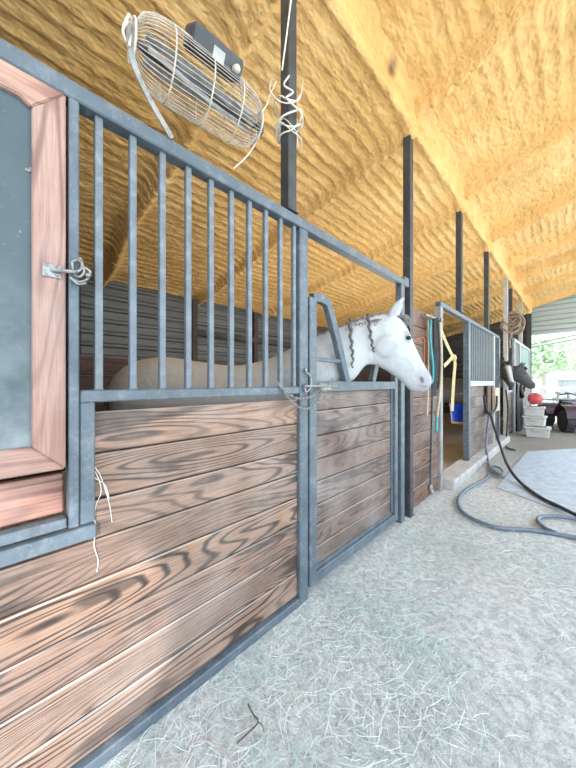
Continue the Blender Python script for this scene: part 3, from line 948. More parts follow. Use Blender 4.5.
bm = bmesh.new(); p = wall(431, 488, 0.02); add_ball(bm, p, 0.035, (0.5, 1, 1.2)); add_ball(bm, p + Vector((0.01, 0.02, -0.05)), 0.03, (0.5, 1, 1)); obj('knotted_end', bm, M['strapmetal'], bm_t, smooth=True)
# yellow webbing tied to the jamb
yw = empty('webbing_strap', wall(453, 357, 0.06), 'yellow webbing strap knotted on the door jamb and dangling in the doorway', 'strap')
for pts in ([(441, 330), (445, 340), (450, 351), (454, 358)], [(453, 356), (449, 361), (444, 366)], [(454, 357), (455, 364), (454, 376), (453, 392), (452, 411)]):
    bm = bmesh.new(); add_strap(bm, spline(W(pts, 0.06), 6), 0.042, 0.006, (1, -0.7, 0.1)); bmesh.ops.recalc_face_normals(bm, faces=bm.faces); obj('tail', bm, M['yellow'], yw)
bm = bmesh.new(); add_ball(bm, wall(454, 358, 0.06), 0.045, (0.7, 0.8, 1.1)); obj('knot', bm, M['yellow'], yw, smooth=True)

# ================================================================== SECOND STALL FRONT
s2 = empty('stall_barrier', (0, 5.9, 0), 'second stall front with open doorway and dark panel of close slats', 'stall front')
part_box('jamb', (-0.05, 3.80, 0.0), (0.03, 3.88, 2.27), M['jamb'], s2)
part_box('jamb', (-0.05, 5.10, 0.12), (0.03, 5.19, 2.27), M['steel'], s2)
part_box('top_rail', (-0.03, 3.80, 2.27), (0.03, 7.62, 2.33), M['steel'], s2)
part_box('middle_rail', (-0.03, 5.19, 1.27), (0.035, 7.0, 1.36), M['post_pale'], s2)
part_box('jamb', (-0.03, 7.0, 0.12), (0.035, 7.1, 2.27), M['post_pale'], s2)
part_box('jamb', (-0.04, 7.52, 0.12), (0.04, 7.62, 2.27), M['steel'], s2)
M['slat'] = plain('dark_blue_slats', (0.035, 0.048, 0.065), 0.5, 0, 0.3, 8)
bm = bmesh.new()
for i in range(14):
    y = 5.22 + i * 0.1275
    add_box(bm, (-0.02, y, 1.36), (0.012, y + 0.095, 2.27), 0.003)
add_box(bm, (-0.03, 5.2, 1.36), (-0.02, 7.0, 2.27))
obj('slat_panel', bm, M['slat'], s2)
bm = bmesh.new(); planks(bm, (-0.035, 5.19, 0), (0.0, 7.0, 0), [1.27, 1.09, 0.91, 0.73, 0.55, 0.37, 0.12])
obj('plank_panel', bm, M['wood_door'], s2)
bm = bmesh.new(); planks(bm, (-0.035, 7.1, 0), (0.0, 7.52, 0), [1.15, 0.97, 0.79, 0.61, 0.43, 0.12])
obj('plank_panel', bm, M['wood_dark'], s2)

# blue bucket hung inside the doorway
bk = empty('bucket', (-0.38, 6.2, 0.6), 'bright blue bucket hanging inside the dark open stall doorway', 'bucket')
M['blue'] = plain('blue_plastic', (0.005, 0.06, 0.65), 0.35, 0, 0.1)
bm = bmesh.new()
add_lathe(bm, [(0.13, 0.0), (0.135, 0.01), (0.16, 0.30), (0.172, 0.30), (0.172, 0.325), (0.155, 0.325), (0.125, 0.03)], (-0.38, 6.2, 0.6), 28)
obj('shell', bm, M['blue'], bk, smooth=True)
bm = bmesh.new(); add_tube(bm, [Vector((-0.38 + 0.17 * math.cos(a), 6.2, 0.92 + 0.2 * math.sin(a))) for a in np.linspace(0, PI, 16)], 0.004, 6)
obj('handle', bm, M['chrome'], bk, smooth=True)
bm = bmesh.new(); add_lathe(bm, [(0.11, 0.0), (0.14, -0.02), (0.13, -0.05), (0.05, -0.06)], (-0.38, 6.2, 0.6), 20)
obj('feed_tray', bm, M['tan'], bk, smooth=True)
bm = bmesh.new(); add_tube(bm, [Vector((-0.38, 6.2, 1.12)), Vector((-0.2, 6.2, 1.16)), Vector((-0.04, 6.2, 1.16))], 0.008, 6); obj('hook', bm, M['chrome'], bk)

# outlet box and hoses
bx_ = empty('hose_bracket', wall(492, 398, 0.04), 'cream box on a dark board holding up the black hose', 'hose hanger')
a = wall(489, 388, 0.03); b = wall(496, 410, 0.03)
part_box('box', (0.037, a.y + 0.25, b.z), (0.09, b.y, a.z), M['tan'], bx_)
a = wall(484, 387, 0.0); b = wall(490, 412, 0.0)
part_box('backing_board', (0.037, a.y, b.z), (0.06, a.y + 0.28, a.z + 0.02), M['wood_dark'], bx_)
M['hose_grey'] = plain('grey_blue_hose', (0.13, 0.17, 0.22), 0.4, 0, 0.2, 18)
G = lambda L, z=0.02: [ground(a, b, z) for a, b in L]
h1 = empty('water_hose', ground(509, 470), 'black hose sweeping from the wall hanger over the grey slab', 'hose')
pts = W([(484, 396), (486, 408), (490, 414), (496, 408), (497, 396)], 0.12)
bm = bmesh.new(); add_tube(bm, spline(pts, 8), 0.018, 9); obj('hanging_loop', bm, M['rubber'], h1, smooth=True)
pts = [wall(490, 412, 0.14), wall(495, 430, 0.2), wall(501, 448, 0.28)] + G([(508, 466)], 0.16) + G([(520, 482)], 0.05) + G([(540, 497), (560, 507), (580, 517), (600, 526)], 0.032)
bm = bmesh.new(); add_tube(bm, spline(pts, 8), 0.019, 9); obj('run', bm, M['rubber'], h1, smooth=True)
h2 = empty('water_hose', ground(470, 495), 'grey blue hose curling across the dusty aisle beyond the door', 'hose')
pts = [wall(490, 411, 0.078), wall(488.5, 421, 0.078), wall(487, 432, 0.09), wall(486, 447, 0.12), wall(488, 460, 0.16)] + G([(490, 470), (488, 477), (478, 483), (466, 490), (459, 498), (459, 507), (466, 515), (480, 522), (500, 528), (530, 530), (556, 534), (582, 539)], 0.02)
bm = bmesh.new(); add_tube(bm, spline(pts, 8), 0.018, 9); obj('run', bm, M['hose_grey'], h2, smooth=True)
pts = G([(556, 533), (545, 528), (538, 521), (541, 517), (556, 516), (576, 519), (584, 520)], 0.03)
bm = bmesh.new(); add_tube(bm, spline(pts, 8), 0.018, 9); obj('loop', bm, M['hose_grey'], h2, smooth=True)
pts = G([(488, 463), (492, 469), (499, 474), (503, 472), (498, 467), (490, 467), (492, 472), (500, 476), (505, 474)], 0.04)
bm = bmesh.new(); add_tube(bm, spline(pts, 8), 0.016, 8); obj('coil', bm, M['hose_grey'], h2, smooth=True)
h3 = empty('water_hose', wall(507, 440, 0.1), 'thin black hose dangling beneath the blaze-faced horse', 'hose')
pts = W([(506, 390), (508, 410), (507, 430), (506, 443)], 0.10) + G([(508, 448), (515, 450)], 0.02)
bm = bmesh.new(); add_tube(bm, spline(pts, 8), 0.018, 8); obj('run', bm, M['rubber'], h3, smooth=True)

# rope bundle on the pale post
rp = empty('rope_bundle', (0.05, 8.45, 2.75), 'thick coil of brown rope hung high on the pale post', 'rope')
M['brownrope'] = plain('brown_rope', (0.27, 0.20, 0.145), 0.9, 0, 0.4, 30)
rng = random.Random(2)
for k in range(9):
    bm = bmesh.new(); r = rng.uniform(0.10, 0.24); c = Vector((0.10 + rng.uniform(-0.02, 0.06), 8.52 + rng.uniform(-0.1, 0.06), 2.72 + rng.uniform(-0.10, 0.10)))
    ph = rng.uniform(0, 6)
    add_tube(bm, [c + Vector((r * 0.85 * math.cos(a), r * 0.35 * math.cos(a + ph), r * (0.8 + 0.25 * math.sin(ph)) * math.sin(a) + 0.02 * math.sin(4 * a + ph))) for a in np.linspace(0, 2 * PI, 26)], 0.021, 7)
    obj('coil', bm, M['brownrope'], rp, smooth=True)
bm = bmesh.new(); add_tube(bm, spline([Vector((0.1, 8.5, 2.6)), Vector((0.12, 8.46, 2.45)), Vector((0.09, 8.5, 2.3)), Vector((0.1, 8.5, 2.15))], 6), 0.02, 7); obj('rope_end', bm, M['brownrope'], rp, smooth=True)

# ================================================================== THIRD STALL FRONT
s3 = empty('stall_barrier', (0, 11.5, 0), 'third stall front with pale framed teal panel near the open barn end', 'stall front')
M['tealpanel'] = plain('teal_grey_panel', (0.09, 0.17, 0.17), 0.4, 0, 0.15, 4)
part_box('top_rail', (-0.02, 9.62, 2.42), (0.05, 13.3, 2.50), M['post_pale'], s3)
part_box('jamb', (-0.02, 9.62, 0.0), (0.05, 9.74, 2.42), M['post_pale'], s3)
part_box('jamb', (-0.02, 10.7, 1.3), (0.05, 10.8, 2.42), M['post_pale'], s3)
part_box('jamb', (-0.02, 13.2, 0.0), (0.05, 13.3, 2.42), M['post_pale'], s3)
part_box('slat_panel', (-0.01, 9.74, 1.3), (0.02, 10.7, 2.42), M['slat'], s3)
part_box('teal_panel', (-0.01, 10.8, 1.3), (0.02, 13.2, 2.42), M['tealpanel'], s3)
part_box('middle_rail', (-0.02, 9.74, 1.22), (0.05, 13.2, 1.30), M['post_pale'], s3)
bm = bmesh.new(); planks(bm, (-0.02, 9.74, 0), (0.02, 13.2, 0), [1.22, 1.02, 0.82, 0.62, 0.42, 0.22, 0.02]); obj('plank_panel', bm, M['wood_door'], s3)
# half door under the blaze-faced and the dark horse
hd = empty('half_door', (0, 8.9, 0), 'low weathered half door below the dark grey horse', 'door')
bm = bmesh.new(); planks(bm, (-0.03, 8.52, 0), (0.0, 9.48, 0), [1.08, 0.9, 0.7, 0.5, 0.3, 0.05]); obj('plank_panel', bm, M['wood_door'], hd)
part_box('frame', (-0.03, 8.52, 1.08), (0.02, 9.48, 1.13), M['post_pale'], hd)
bl = empty('horse_blanket', (0.08, 10.2, 1.25), 'black horse blanket draped over the third stall front', 'blanket')
bm = bmesh.new()
ny, nz = 22, 16; g = []
for j in range(ny + 1):
    row = []
    for k in range(nz + 1):
        y = 9.8 + 0.95 * j / ny; z = 1.36 - 1.35 * k / nz
        x = 0.10 + 0.03 * math.sin(y * 14) * k / nz + 0.015 * math.sin(y * 31 + z * 3)
        if k == 0: x = 0.056
        row.append(bm.verts.new((x, y, max(z, 0.01))))
    g.append(row)
for j in range(ny):
    for k in range(nz): bm.faces.new((g[j][k], g[j + 1][k], g[j + 1][k + 1], g[j][k + 1]))
obj('cloth', bm, M['blackleather'], bl, smooth=True)
bm = bmesh.new(); c = wall(522, 391, 0.14)
add_tube(bm, [c + Vector((0.02 * math.sin(2 * a), 0.16 * math.cos(a), 0.16 * math.sin(a))) for a in np.linspace(0, 2 * PI, 20)], 0.05, 8); obj('rolled_collar', bm, M['blackleather'], bl, smooth=True)

# ================================================================== HORSES
Cp = Vector((0.0, 1.95))
YAW = math.radians(40)
Dir = Vector((math.cos(YAW), math.sin(YAW)))
def prof(px, py):
    """pixel -> (t along the horse, z) in the white horse's upright plane"""
    u = (px - CX) / F
    fwd = Vector((-1, 1)) / math.sqrt(2); rgt = Vector((1, 1)) / math.sqrt(2)
    r = fwd + u * rgt
    # D + zc*r = Cp + t*Dir
    q = Cp - Vector((D, 0))
    det = r.x * (-Dir.y) + Dir.x * r.y
    zc = (q.x * (-Dir.y) + Dir.x * q.y) / det
    t = (r.x * q.y - r.y * q.x) / det
    return t, H + (CY - py) * zc / F

RINGS = [  # (top px,py) , (bottom px,py or z), half width, fullness exponent
    ((116, 384), (118, 1.10), 0.10), ((124, 371), (124, 0.98), 0.20), ((140, 361), (138, 0.86), 0.27), ((164, 357), (164, 0.82), 0.295),
    ((195, 361), (198, 0.83), 0.28), ((232, 365.5), (235, 0.80), 0.285), ((262, 361), (268, 0.78), 0.28), ((286, 351), (296, 0.80), 0.25),
    ((304, 341), (316, 0.92), 0.20), ((320, 335), (328, 1.12), 0.155), ((334, 329), (340, 1.28), 0.12), ((350, 322.5), (354.5, 379), 0.105),
    ((363, 318), (364, 367), 0.095), ((375, 314.8), (370, 364.5), 0.088), ((384, 314), (377, 366), 0.103), ((393, 315.5), (385, 370), 0.106), ((401.5, 320.5), (392, 374.5), 0.101),
    ((408, 331), (398.5, 379), 0.088), ((414.5, 346), (402.5, 382.8), 0.072), ((421, 359.5), (406, 386), 0.060), ((426.5, 369), (409, 389.5), 0.057),
    ((430.5, 375.5), (414.5, 391.8), 0.056), ((431.3, 381), (420, 392.5), 0.047), ((430, 386), (425, 391.5), 0.026)]

def heading(t, yb, yh):
    k = min(1, max(0, (t + 0.75) / 0.75)); k = k * k * (3 - 2 * k)
    return yb + (yh - yb) * k

class Frame:
    """plan curve of a horse: straight for the white one, neck turned for the others"""
    def __init__(self, c, yb, yh, zs=1.0):
        self.c, self.yb, self.yh, self.zs = Vector(c), yb, yh, zs
        self.tab = {}
        n = 140; step = 0.02
        self.pos = {0: Vector((0, 0))}
        p = Vector((0, 0))
        for i in range(1, n):
            a = heading((i - 0.5) * step, yb, yh); p = p + Vector((math.cos(a), math.sin(a))) * step; self.pos[i] = p.copy()
        p = Vector((0, 0))
        for i in range(-1, -n, -1):
            a = heading((i + 0.5) * step, yb, yh); p = p - Vector((math.cos(a), math.sin(a))) * step; self.pos[i] = p.copy()
        self.step = step
    def __call__(self, t, lat, z):
        i = math.floor(t / self.step); f = t / self.step - i
        p = self.pos[i].lerp(self.pos[i + 1], f)
        a = heading(t, self.yb, self.yh)
        return Vector((self.c.x + p.x + lat * math.sin(a), self.c.y + p.y - lat * math.cos(a), z * self.zs))

def tz(p):
    if p[1] < 10: return prof(p[0], 382)[0], p[1]
    return prof(*p)

def remesh(bm, voxel, smooth_n=3):
    me = bpy.data.meshes.new('raw'); bm.to_mesh(me); bm.free()
    o = bpy.data.objects.new('raw', me); C.objects.link(o)
    r = o.modifiers.new('r', 'REMESH'); r.mode = 'VOXEL'; r.voxel_size = voxel
    s = o.modifiers.new('s', 'SMOOTH'); s.factor = 0.5; s.iterations = smooth_n
    dg = bpy.context.evaluated_depsgraph_get(); dg.update()
    out = bpy.data.meshes.new_from_object(o.evaluated_get(dg))
    bpy.data.objects.remove(o); bpy.data.meshes.remove(me)
    return out

def horse(fr, label, colour, voxel, mat, braids, eye_mat, mane_mat):
    root = empty('horse', (fr(-0.8, 0, 0).x, fr(-0.8, 0, 0).y, 0), label, 'horse')
    bm = bmesh.new()
    # --- trunk, neck and head: one loft
    S = 28; rings = []
    def ring(tp, bp, hw, head):
        c = ((tp[0] + bp[0]) / 2, (tp[1] + bp[1]) / 2); h = ((tp[0] - bp[0]) / 2, (tp[1] - bp[1]) / 2)
        out = []
        for k in range(S):
            a = 2 * PI * k / S
            ca, sa = math.cos(a), math.sin(a)
            n = 0.92 if not head else 0.86
            kz = math.copysign(abs(ca) ** n, ca); kl = math.copysign(abs(sa) ** n, sa)
            lat = hw * kl * (1.0 - (0.18 if head else 0.10) * (-ca if ca < 0 else ca * 0.6))
            out.append(bm.verts.new(fr(c[0] + h[0] * kz, lat, c[1] + h[1] * kz)))
        return out
    # densify with a spline over ring parameters
    raw = [Vector((*tz(a), *tz(b)))for a, b, w in RINGS]
    vals = []
    for i, (a, b, w) in enumerate(RINGS):
        vals.append((*tz(a), *tz(b), w))
    dense = []
    for i in range(len(vals) - 1):
        p0 = vals[max(i - 1, 0)]; p1 = vals[i]; p2 = vals[i + 1]; p3 = vals[min(i + 2, len(vals) - 1)]
        for k in range(3):
            t = k / 3
            dense.append((tuple(0.5 * (2 * b + (c - a) * t + (2 * a - 5 * b + 4 * c - d) * t * t + (-a + 3 * b - 3 * c + d) * t ** 3) for a, b, c, d in zip(p0, p1, p2, p3)), i))
    dense.append((vals[-1], len(vals) - 1))
    for v, i in dense:
        rings.append(ring((v[0], v[1]), (v[2], v[3]), max(0.01, v[4]), i >= 14))
    for i in range(len(rings) - 1):
        for k in range(S):
            bm.faces.new((rings[i][k], rings[i][(k + 1) % S], rings[i + 1][(k + 1) % S], rings[i + 1][k]))
    bm.faces.new(list(reversed(rings[0]))); bm.faces.new(rings[-1])
    # --- cheek, brow, nostril rims, lips
    def blob(px, py, lat, r, sc=(1, 1, 1)):
        t, z = prof(px, py)
        for s in (-1, 1):
            add_ball(bm, fr(t, s * lat, z), r, sc, 2)
    for s in (-1, 1):                      # facial crest and jaw edge
        add_tube(bm, spline([fr(prof(396, 350)[0], s * 0.082, prof(396, 350)[1]), fr(prof(404, 358)[0], s * 0.074, prof(404, 358)[1]), fr(prof(412, 369)[0], s * 0.055, prof(412, 369)[1])], 5), 0.013, 8)
    blob(403.5, 335.5, 0.074, 0.024)          # brow
    blob(419.5, 379.5, 0.042, 0.016)        # nostril flare
    blob(421, 390, 0.016, 0.02)           # chin
    # --- ears: cupped leaves
    for s in (-1, 1):
        q = [((388.5, 322), 0.026), ((390.5, 316), 0.033), ((393.5, 310), 0.032), ((397, 305), 0.022), ((400.3, 300.5), 0.006)]
        pts = []; rr = []
        for i, (p, r) in enumerate(q):
            t, z = prof(*p)
            if s > 0: t -= 0.0
            else: t += 0.035; z -= 0.01
            pts.append(fr(t, s * (0.045 + 0.012 * i * 0.6), z)); rr.append(r)
        add_tube(bm, spline(pts, 4), [rr[min(i // 4, 3)] + (rr[min(i // 4 + 1, 4)] - rr[min(i // 4, 3)]) * ((i % 4) / 4) for i in range(17)], 12)
    # --- legs
    def leg(t0, lat, hind, dt=0.0):
        if hind: pts = [(t0 - 0.02, 1.10, 0.17), (t0 + 0.06, 0.90, 0.13), (t0 + 0.05, 0.74, 0.095), (t0 - 0.09, 0.56, 0.06), (t0 - 0.11, 0.48, 0.055), (t0 - 0.07, 0.30, 0.036), (t0 - 0.05, 0.19, 0.04), (t0 - 0.01, 0.11, 0.036), (t0 + 0.02, 0.07, 0.052), (t0 + 0.04, 0.0, 0.064)]
        else: pts = [(t0 + 0.05, 1.15, 0.14), (t0 + 0.0, 0.95, 0.115), (t0 + 0.02, 0.75, 0.08), (t0 + 0.02, 0.53, 0.052), (t0 + 0.025, 0.47, 0.054), (t0 + 0.015, 0.30, 0.034), (t0 + 0.015, 0.18, 0.039), (t0 + 0.05, 0.10, 0.034), (t0 + 0.06, 0.07, 0.052), (t0 + 0.075, 0.0, 0.062)]
        P3 = [fr(a, lat, z) for a, z, r in pts]
        sp = spline(P3, 4); R = [p[2] for p in pts]; rr = [R[min(i // 4, len(R) - 2)] + (R[min(i // 4 + 1, len(R) - 1)] - R[min(i // 4, len(R) - 2)]) * ((i % 4) / 4) for i in range(len(sp) - 1)] + [R[-1]]
        add_tube(bm, sp, rr, 12)
    tf = tz((318, 0.9))[0] - 0.10; th = tz((150, 0.9))[0]
    for s in (-1, 1):
        leg(tf + 0.03 * s, 0.13 * s, False); leg(th - 0.04 * s, 0.14 * s, True)
    bmesh.ops.recalc_face_normals(bm, faces=bm.faces)
    me = remesh(bm, voxel)
    me.name = 'body'
    me.polygons.foreach_set('use_smooth', [True] * len(me.polygons))
    if abs(fr.yb - fr.yh) < 1e-6:
        dx, dy = math.cos(fr.yb), math.sin(fr.yb)
        sc_ = lambda lo, hi, q: (lambda k: k * k * (3 - 2 * k))(min(1, max(0, (q - lo) / (hi - lo))))
        tcz = [(prof(384.5, 348), 0.066, 0.098, 0.012), (prof(396.5, 328), 0.0, 0.04, -0.006), (prof(404, 352), 0.0, 0.05, -0.007), (prof(408.5, 345), 0.0, 0.03, 0.004), (prof(414, 377), 0.0, 0.035, -0.004), (prof(419, 380), -0.01, 0.012, -0.006)]
        for vtx in me.vertices:
            rx, ry = vtx.co.x - fr.c.x, vtx.co.y - fr.c.y
            t = rx * dx + ry * dy; lat = rx * dy - ry * dx
            if t < -0.1 or abs(lat) < 0.02: continue
            m = 0.0
            for (tc_, zc_), r0, r1, am in tcz:
                q = math.hypot(t - tc_, vtx.co.z - zc_)
                if q < r1: m += am * (1 - sc_(r0, r1, q))
            m *= min(1, abs(lat) / 0.05) * (1 if lat > 0 else -1)
            vtx.co.x += dy * m; vtx.co.y -= dx * m
    # eye sockets, nostrils and mouth as tint, computed per vertex
    marks = {}
    def P3(px, py, lat): t, z = prof(px, py); return fr(t, lat, z)
    feats = dict(muzzle=[P3(426, 383, 0)], nostril=[P3(419.5, 381, 0.055), P3(419.5, 381, -0.055), P3(418.8, 378.5, 0.056), P3(418.8, 378.5, -0.056)], eye=[P3(405, 339.5, 0.085), P3(405, 339.5, -0.085)],
                 ear=[P3(395, 311, 0.095), P3(395, 311, -0.095)])
    m1, m2 = P3(427, 387, 0.045), P3(414, 385.5, 0.055)
    m3, m4 = P3(427, 387, -0.045), P3(414, 385.5, -0.055)
    co = np.empty(len(me.vertices) * 3); me.vertices.foreach_get('co', co); co = co.reshape(-1, 3)
    col = np.ones((len(co), 4)); col[:, :3] = colour['base']
    def dist(p): return np.linalg.norm(co - np.array(p), axis=1)
    def blend(mask, c): col[:, :3] = col[:, :3] * (1 - mask[:, None]) + np.array(c) * mask[:, None]
    nv = np.array([mnoise.noise(Vector(c) * 14) for c in co]) if len(co) < 200000 else np.zeros(len(co))
    nb = np.array([mnoise.noise(Vector(c) * 3.0) for c in co])
    blend(np.clip(nv * 0.6 + nb * 0.9, 0, 1) * 0.6, colour['dapple'])
    if 'body' in colour:       # trunk a little warmer than the face
        bx = np.clip(((co[:, 0] - fr.c.x) * -1 - 0.15) / 0.5, 0, 1); blend(bx, colour['body'])
    blend(np.exp(-(dist(feats['muzzle'][0]) / 0.125) ** 2) * 0.8, colour['muzzle'])
    if 'blaze' in colour:
        line = [P3(404, 322, 0), P3(413, 338, 0), P3(420, 353, 0), P3(428, 369, 0)]
        d = np.min([dist(a.lerp(b, k)) for a, b in zip(line[:-1], line[1:]) for k in np.linspace(0, 1, 6)], axis=0)
        blend(np.clip(1.6 - d / 0.045, 0, 1), colour['blaze'])
    for p in feats['nostril']: blend(np.exp(-(dist(p) / 0.013) ** 2), (0.03, 0.025, 0.03))
    for p in feats['eye']: blend(np.exp(-(dist(p) / 0.034) ** 2) * 0.75, (0.13, 0.125, 0.13))
    for sg in (-1, 1):
        for k in (0.0, 0.25, 0.5, 0.75, 1.0):
            blend(np.exp(-(dist(P3(391.5 + 5 * k, 316 - 11 * k, sg * (0.082 + 0.012 * k))) / 0.013) ** 2) * 0.55, colour['muzzle'])
    for a, b in ((m1, m2), (m3, m4)):
        ab = np.array(b - a); tt = np.clip(((co - np.array(a)) @ ab) / (ab @ ab), 0, 1)
        d = np.linalg.norm(co - (np.array(a) + tt[:, None] * ab), axis=1)
        blend(np.exp(-(d / 0.007) ** 2) * 0.6, (0.12, 0.11, 0.12))
    blend((co[:, 2] < 0.07).astype(float), (0.06, 0.055, 0.05))
    at = me.color_attributes.new('coat', 'FLOAT_COLOR', 'POINT'); at.data.foreach_set('color', col.ravel())
    me.materials.append(mat)
    o = bpy.data.objects.new('body', me); C.objects.link(o); o.parent = root; o.matrix_parent_inverse = world_of(root).inverted()
    # --- eyes
    for s in (-1, 1):
        t, z = prof(405, 339.5)
        bm = bmesh.new(); add_ball(bm, fr(t, s * 0.076, z), 0.023, (1, 1, 0.68), 3)
        obj('eye', bm, eye_mat, root, smooth=True)
    # --- mane along the crest
    bm = bmesh.new(); rng = random.Random(4)
    crest = [(390, 315.5), (382, 315), (373, 316.5), (361, 319.5), (348, 324.5), (336, 329.5), (322, 335.5), (306, 341.5)]
    cz = spline([Vector((*prof(*p), 0)) for p in crest], 14)
    for q in cz:
        for k in range(6):
            lat = rng.uniform(-0.02, 0.03); far_ = min(1, max(0, (-0.02 - q.x) / 0.25)); L = rng.uniform(0.05, 0.11) + far_ * rng.uniform(0.02, 0.13)
            p0 = fr(q.x + rng.uniform(-.01, .01), lat * 0.3, q.y - 0.012)
            p1 = fr(q.x - 0.01, lat * 0.6 + 0.012, q.y + rng.uniform(0.0, 0.012)); side = 1 if rng.random() < 0.55 else -1
            p2 = fr(q.x - 0.025 + rng.uniform(-.015, .015), side * 0.045, q.y - 0.03); p3 = fr(q.x - 0.035 + rng.uniform(-.02, .02), side * 0.078, q.y - L)
            add_tube(bm, spline([p0, p1, p2, p3], 3), [0.004, 0.0045, 0.0045, 0.004, 0.004, 0.0038, 0.0035, 0.003, 0.0025, 0.001], 5)
    for k in range(26):       # forelock
        q = Vector(prof(398 + rng.uniform(-2, 2), 315.5)); a = rng.uniform(-0.05, 0.05)
        e = Vector(prof(408 + rng.uniform(-4, 2), 327 + rng.uniform(-5, 5)))
        m_ = (q + e) / 2
        add_tube(bm, spline([fr(q.x, a * .4, q.y - 0.01), fr(m_.x + 0.012, a * .8, m_.y + 0.022), fr(e.x + 0.004, a, e.y + 0.004)], 4), [0.004] * 8 + [0.001], 5)
    obj('mane', bm, mane_mat, root, smooth=True)
    # --- braids hanging on the near side
    for path in braids:
        bm = bmesh.new()
        pp = spline([Vector((*prof(px, py), lat)) for px, py, lat in path], 10)
        for i, q in enumerate(pp):
            k = 1 - 0.5 * i / len(pp)
            add_ball(bm, fr(q.x + 0.006 * math.sin(i * 0.8), q.z + 0.003 * math.cos(i * 0.8), q.y), 0.013 * k * (1 + 0.2 * math.sin(i * 1.6)), (1, 1, 1), 2)
        obj('mane_braid', bm, M['braid'], root, smooth=True, label='dark braided strand hanging on the white neck')
    # --- tail
    bm = bmesh.new(); t0, z0 = tz((117, 1.38))
    for k in range(24):
        a = rng.uniform(-0.05, 0.05)
        add_tube(bm, spline([fr(t0 + 0.03, a * 0.2, z0 - 0.03), fr(t0 - 0.05, a * 0.6, z0 - 0.06), fr(t0 - 0.09 + a * .3, a, z0 - 0.35), fr(t0 - 0.07 + a * .5, a * 1.3, z0 - 0.85)], 4), [0.012] * 9 + [0.010, 0.008, 0.006, 0.003], 6)
    obj('tail', bm, mane_mat, root, smooth=True)
    return root

def coat_mat(name, rough=0.55):
    m, nt, b = new_mat(name)
    at = N(nt, 'ShaderNodeVertexColor', layer_name='coat')
    f = noise_n(nt, coords(nt), 90, 3, 0.6)
    c = mixc(nt, math_n(nt, 'MULTIPLY', f, 0.12), at.outputs['Color'], (0.5, 0.48, 0.46))
    nt.links.new(c, b.inputs['Base Color'])
    b.inputs['Roughness'].default_value = rough
    b.inputs['Specular IOR Level'].default_value = 0.3
    f2 = noise_n(nt, coords(nt), 16, 3, 0.5, 0.8)
    bump(nt, b, math_n(nt, 'ADD', math_n(nt, 'MULTIPLY', f2, 6.0), f), 0.5, 0.003)
    return m
M['eye'] = plain('dark_eye', (0.012, 0.009, 0.008), 0.08, 0, 0.1)
M['braid'] = plain('dark_grey_braid', (0.10, 0.09, 0.085), 0.7, 0, 0.3, 60)
M['mane_grey'] = plain('grey_mane_hair', (0.22, 0.205, 0.20), 0.6, 0, 0.5, 30)
M['mane_black'] = plain('black_mane_hair', (0.02, 0.018, 0.018), 0.5, 0, 0.3, 30)
white = dict(base=(0.47, 0.49, 0.50), dapple=(0.30, 0.33, 0.37), muzzle=(0.25, 0.25, 0.29), body=(0.50, 0.46, 0.41))
horse(Frame(Cp, YAW, YAW), 'white horse with braided grey mane leaning its head out over the yoke door', white, 0.0085, coat_mat('white_coat'),
      [[(349, 322, 0.085), (348.5, 334, 0.118), (349.5, 348, 0.128), (350.5, 358, 0.128), (350, 368, 0.120)], [(366, 317, 0.07), (366.5, 326, 0.105), (367.5, 338, 0.118), (369.5, 348, 0.115), (370.5, 353, 0.110)]],
      M['eye'], M['mane_grey'])
dark = dict(base=(0.05, 0.05, 0.054), dapple=(0.09, 0.09, 0.095), muzzle=(0.035, 0.035, 0.04))
horse(Frame((-0.03, 8.98), 0.0, 0.03, 0.93), 'dark grey horse in profile looking out towards the red topped bins', dark, 0.016, coat_mat('dark_coat'), [], M['eye'], M['mane_black'])
blaze = dict(base=(0.03, 0.027, 0.025), dapple=(0.05, 0.045, 0.04), muzzle=(0.05, 0.045, 0.045), blaze=(0.50, 0.50, 0.49))
horse(Frame((-0.02, 8.0), 0.12, math.radians(-58), 0.965), 'dark horse with a white blaze turned towards the aisle beneath the rope bundle', blaze, 0.016, coat_mat('blaze_coat'), [], M['eye'], M['mane_black'])

# ================================================================== BINS
M['binwhite'] = plain('white_bin_plastic', (0.50, 0.515, 0.49), 0.5, 0, 0.1, 6)
def bin_(label, cx, cy, z, w, d, h, rot):
    t = empty('storage_bin', (cx, cy, z), label, 'bin', 'stacked white bins by the stall')
    def tr(bm):
        bm.transform(Matrix.Translation((cx, cy, z)) @ Matrix.Rotation(rot, 4, 'Z')); return bm
    bm = bmesh.new(); add_box(bm, (-w / 2, -d / 2, 0), (w / 2, d / 2, h - 0.045), 0.02, 2)
    for v in bm.verts:
        k = 0.90 + 0.10 * v.co.z / h; v.co.x *= k; v.co.y *= k
    obj('tub', tr(bm), M['binwhite'], t)
    bm = bmesh.new(); add_box(bm, (-w / 2 - 0.015, -d / 2 - 0.015, h - 0.045), (w / 2 + 0.015, d / 2 + 0.015, h), 0.012, 2)
    add_box(bm, (-w * 0.35, -d * 0.35, h), (w * 0.35, d * 0.35, h + 0.0), 0)
    obj('lid', tr(bm), M['binwhite'], t)
    bm = bmesh.new(); add_box(bm, (-0.08, -d / 2 - 0.03, h - 0.10), (0.08, -d / 2 - 0.002, h - 0.05), 0.005)
    obj('latch', tr(bm), M['binwhite'], t)
bin_('white storage bin at the bottom of the stack near the quad bike', 0.53, 9.3, 0.0, 0.47, 0.40, 0.255, 0.05)
bin_('white storage bin in the middle of the stack under the dark horse', 0.475, 9.36, 0.256, 0.41, 0.38, 0.25, -0.03)
bin_('white storage bin on top of the stack carrying the red bag', 0.465, 9.36, 0.507, 0.39, 0.36, 0.23, 0.06)
M['red'] = plain('red_bag', (0.5, 0.004, 0.008), 0.6, 0, 0.2, 9)
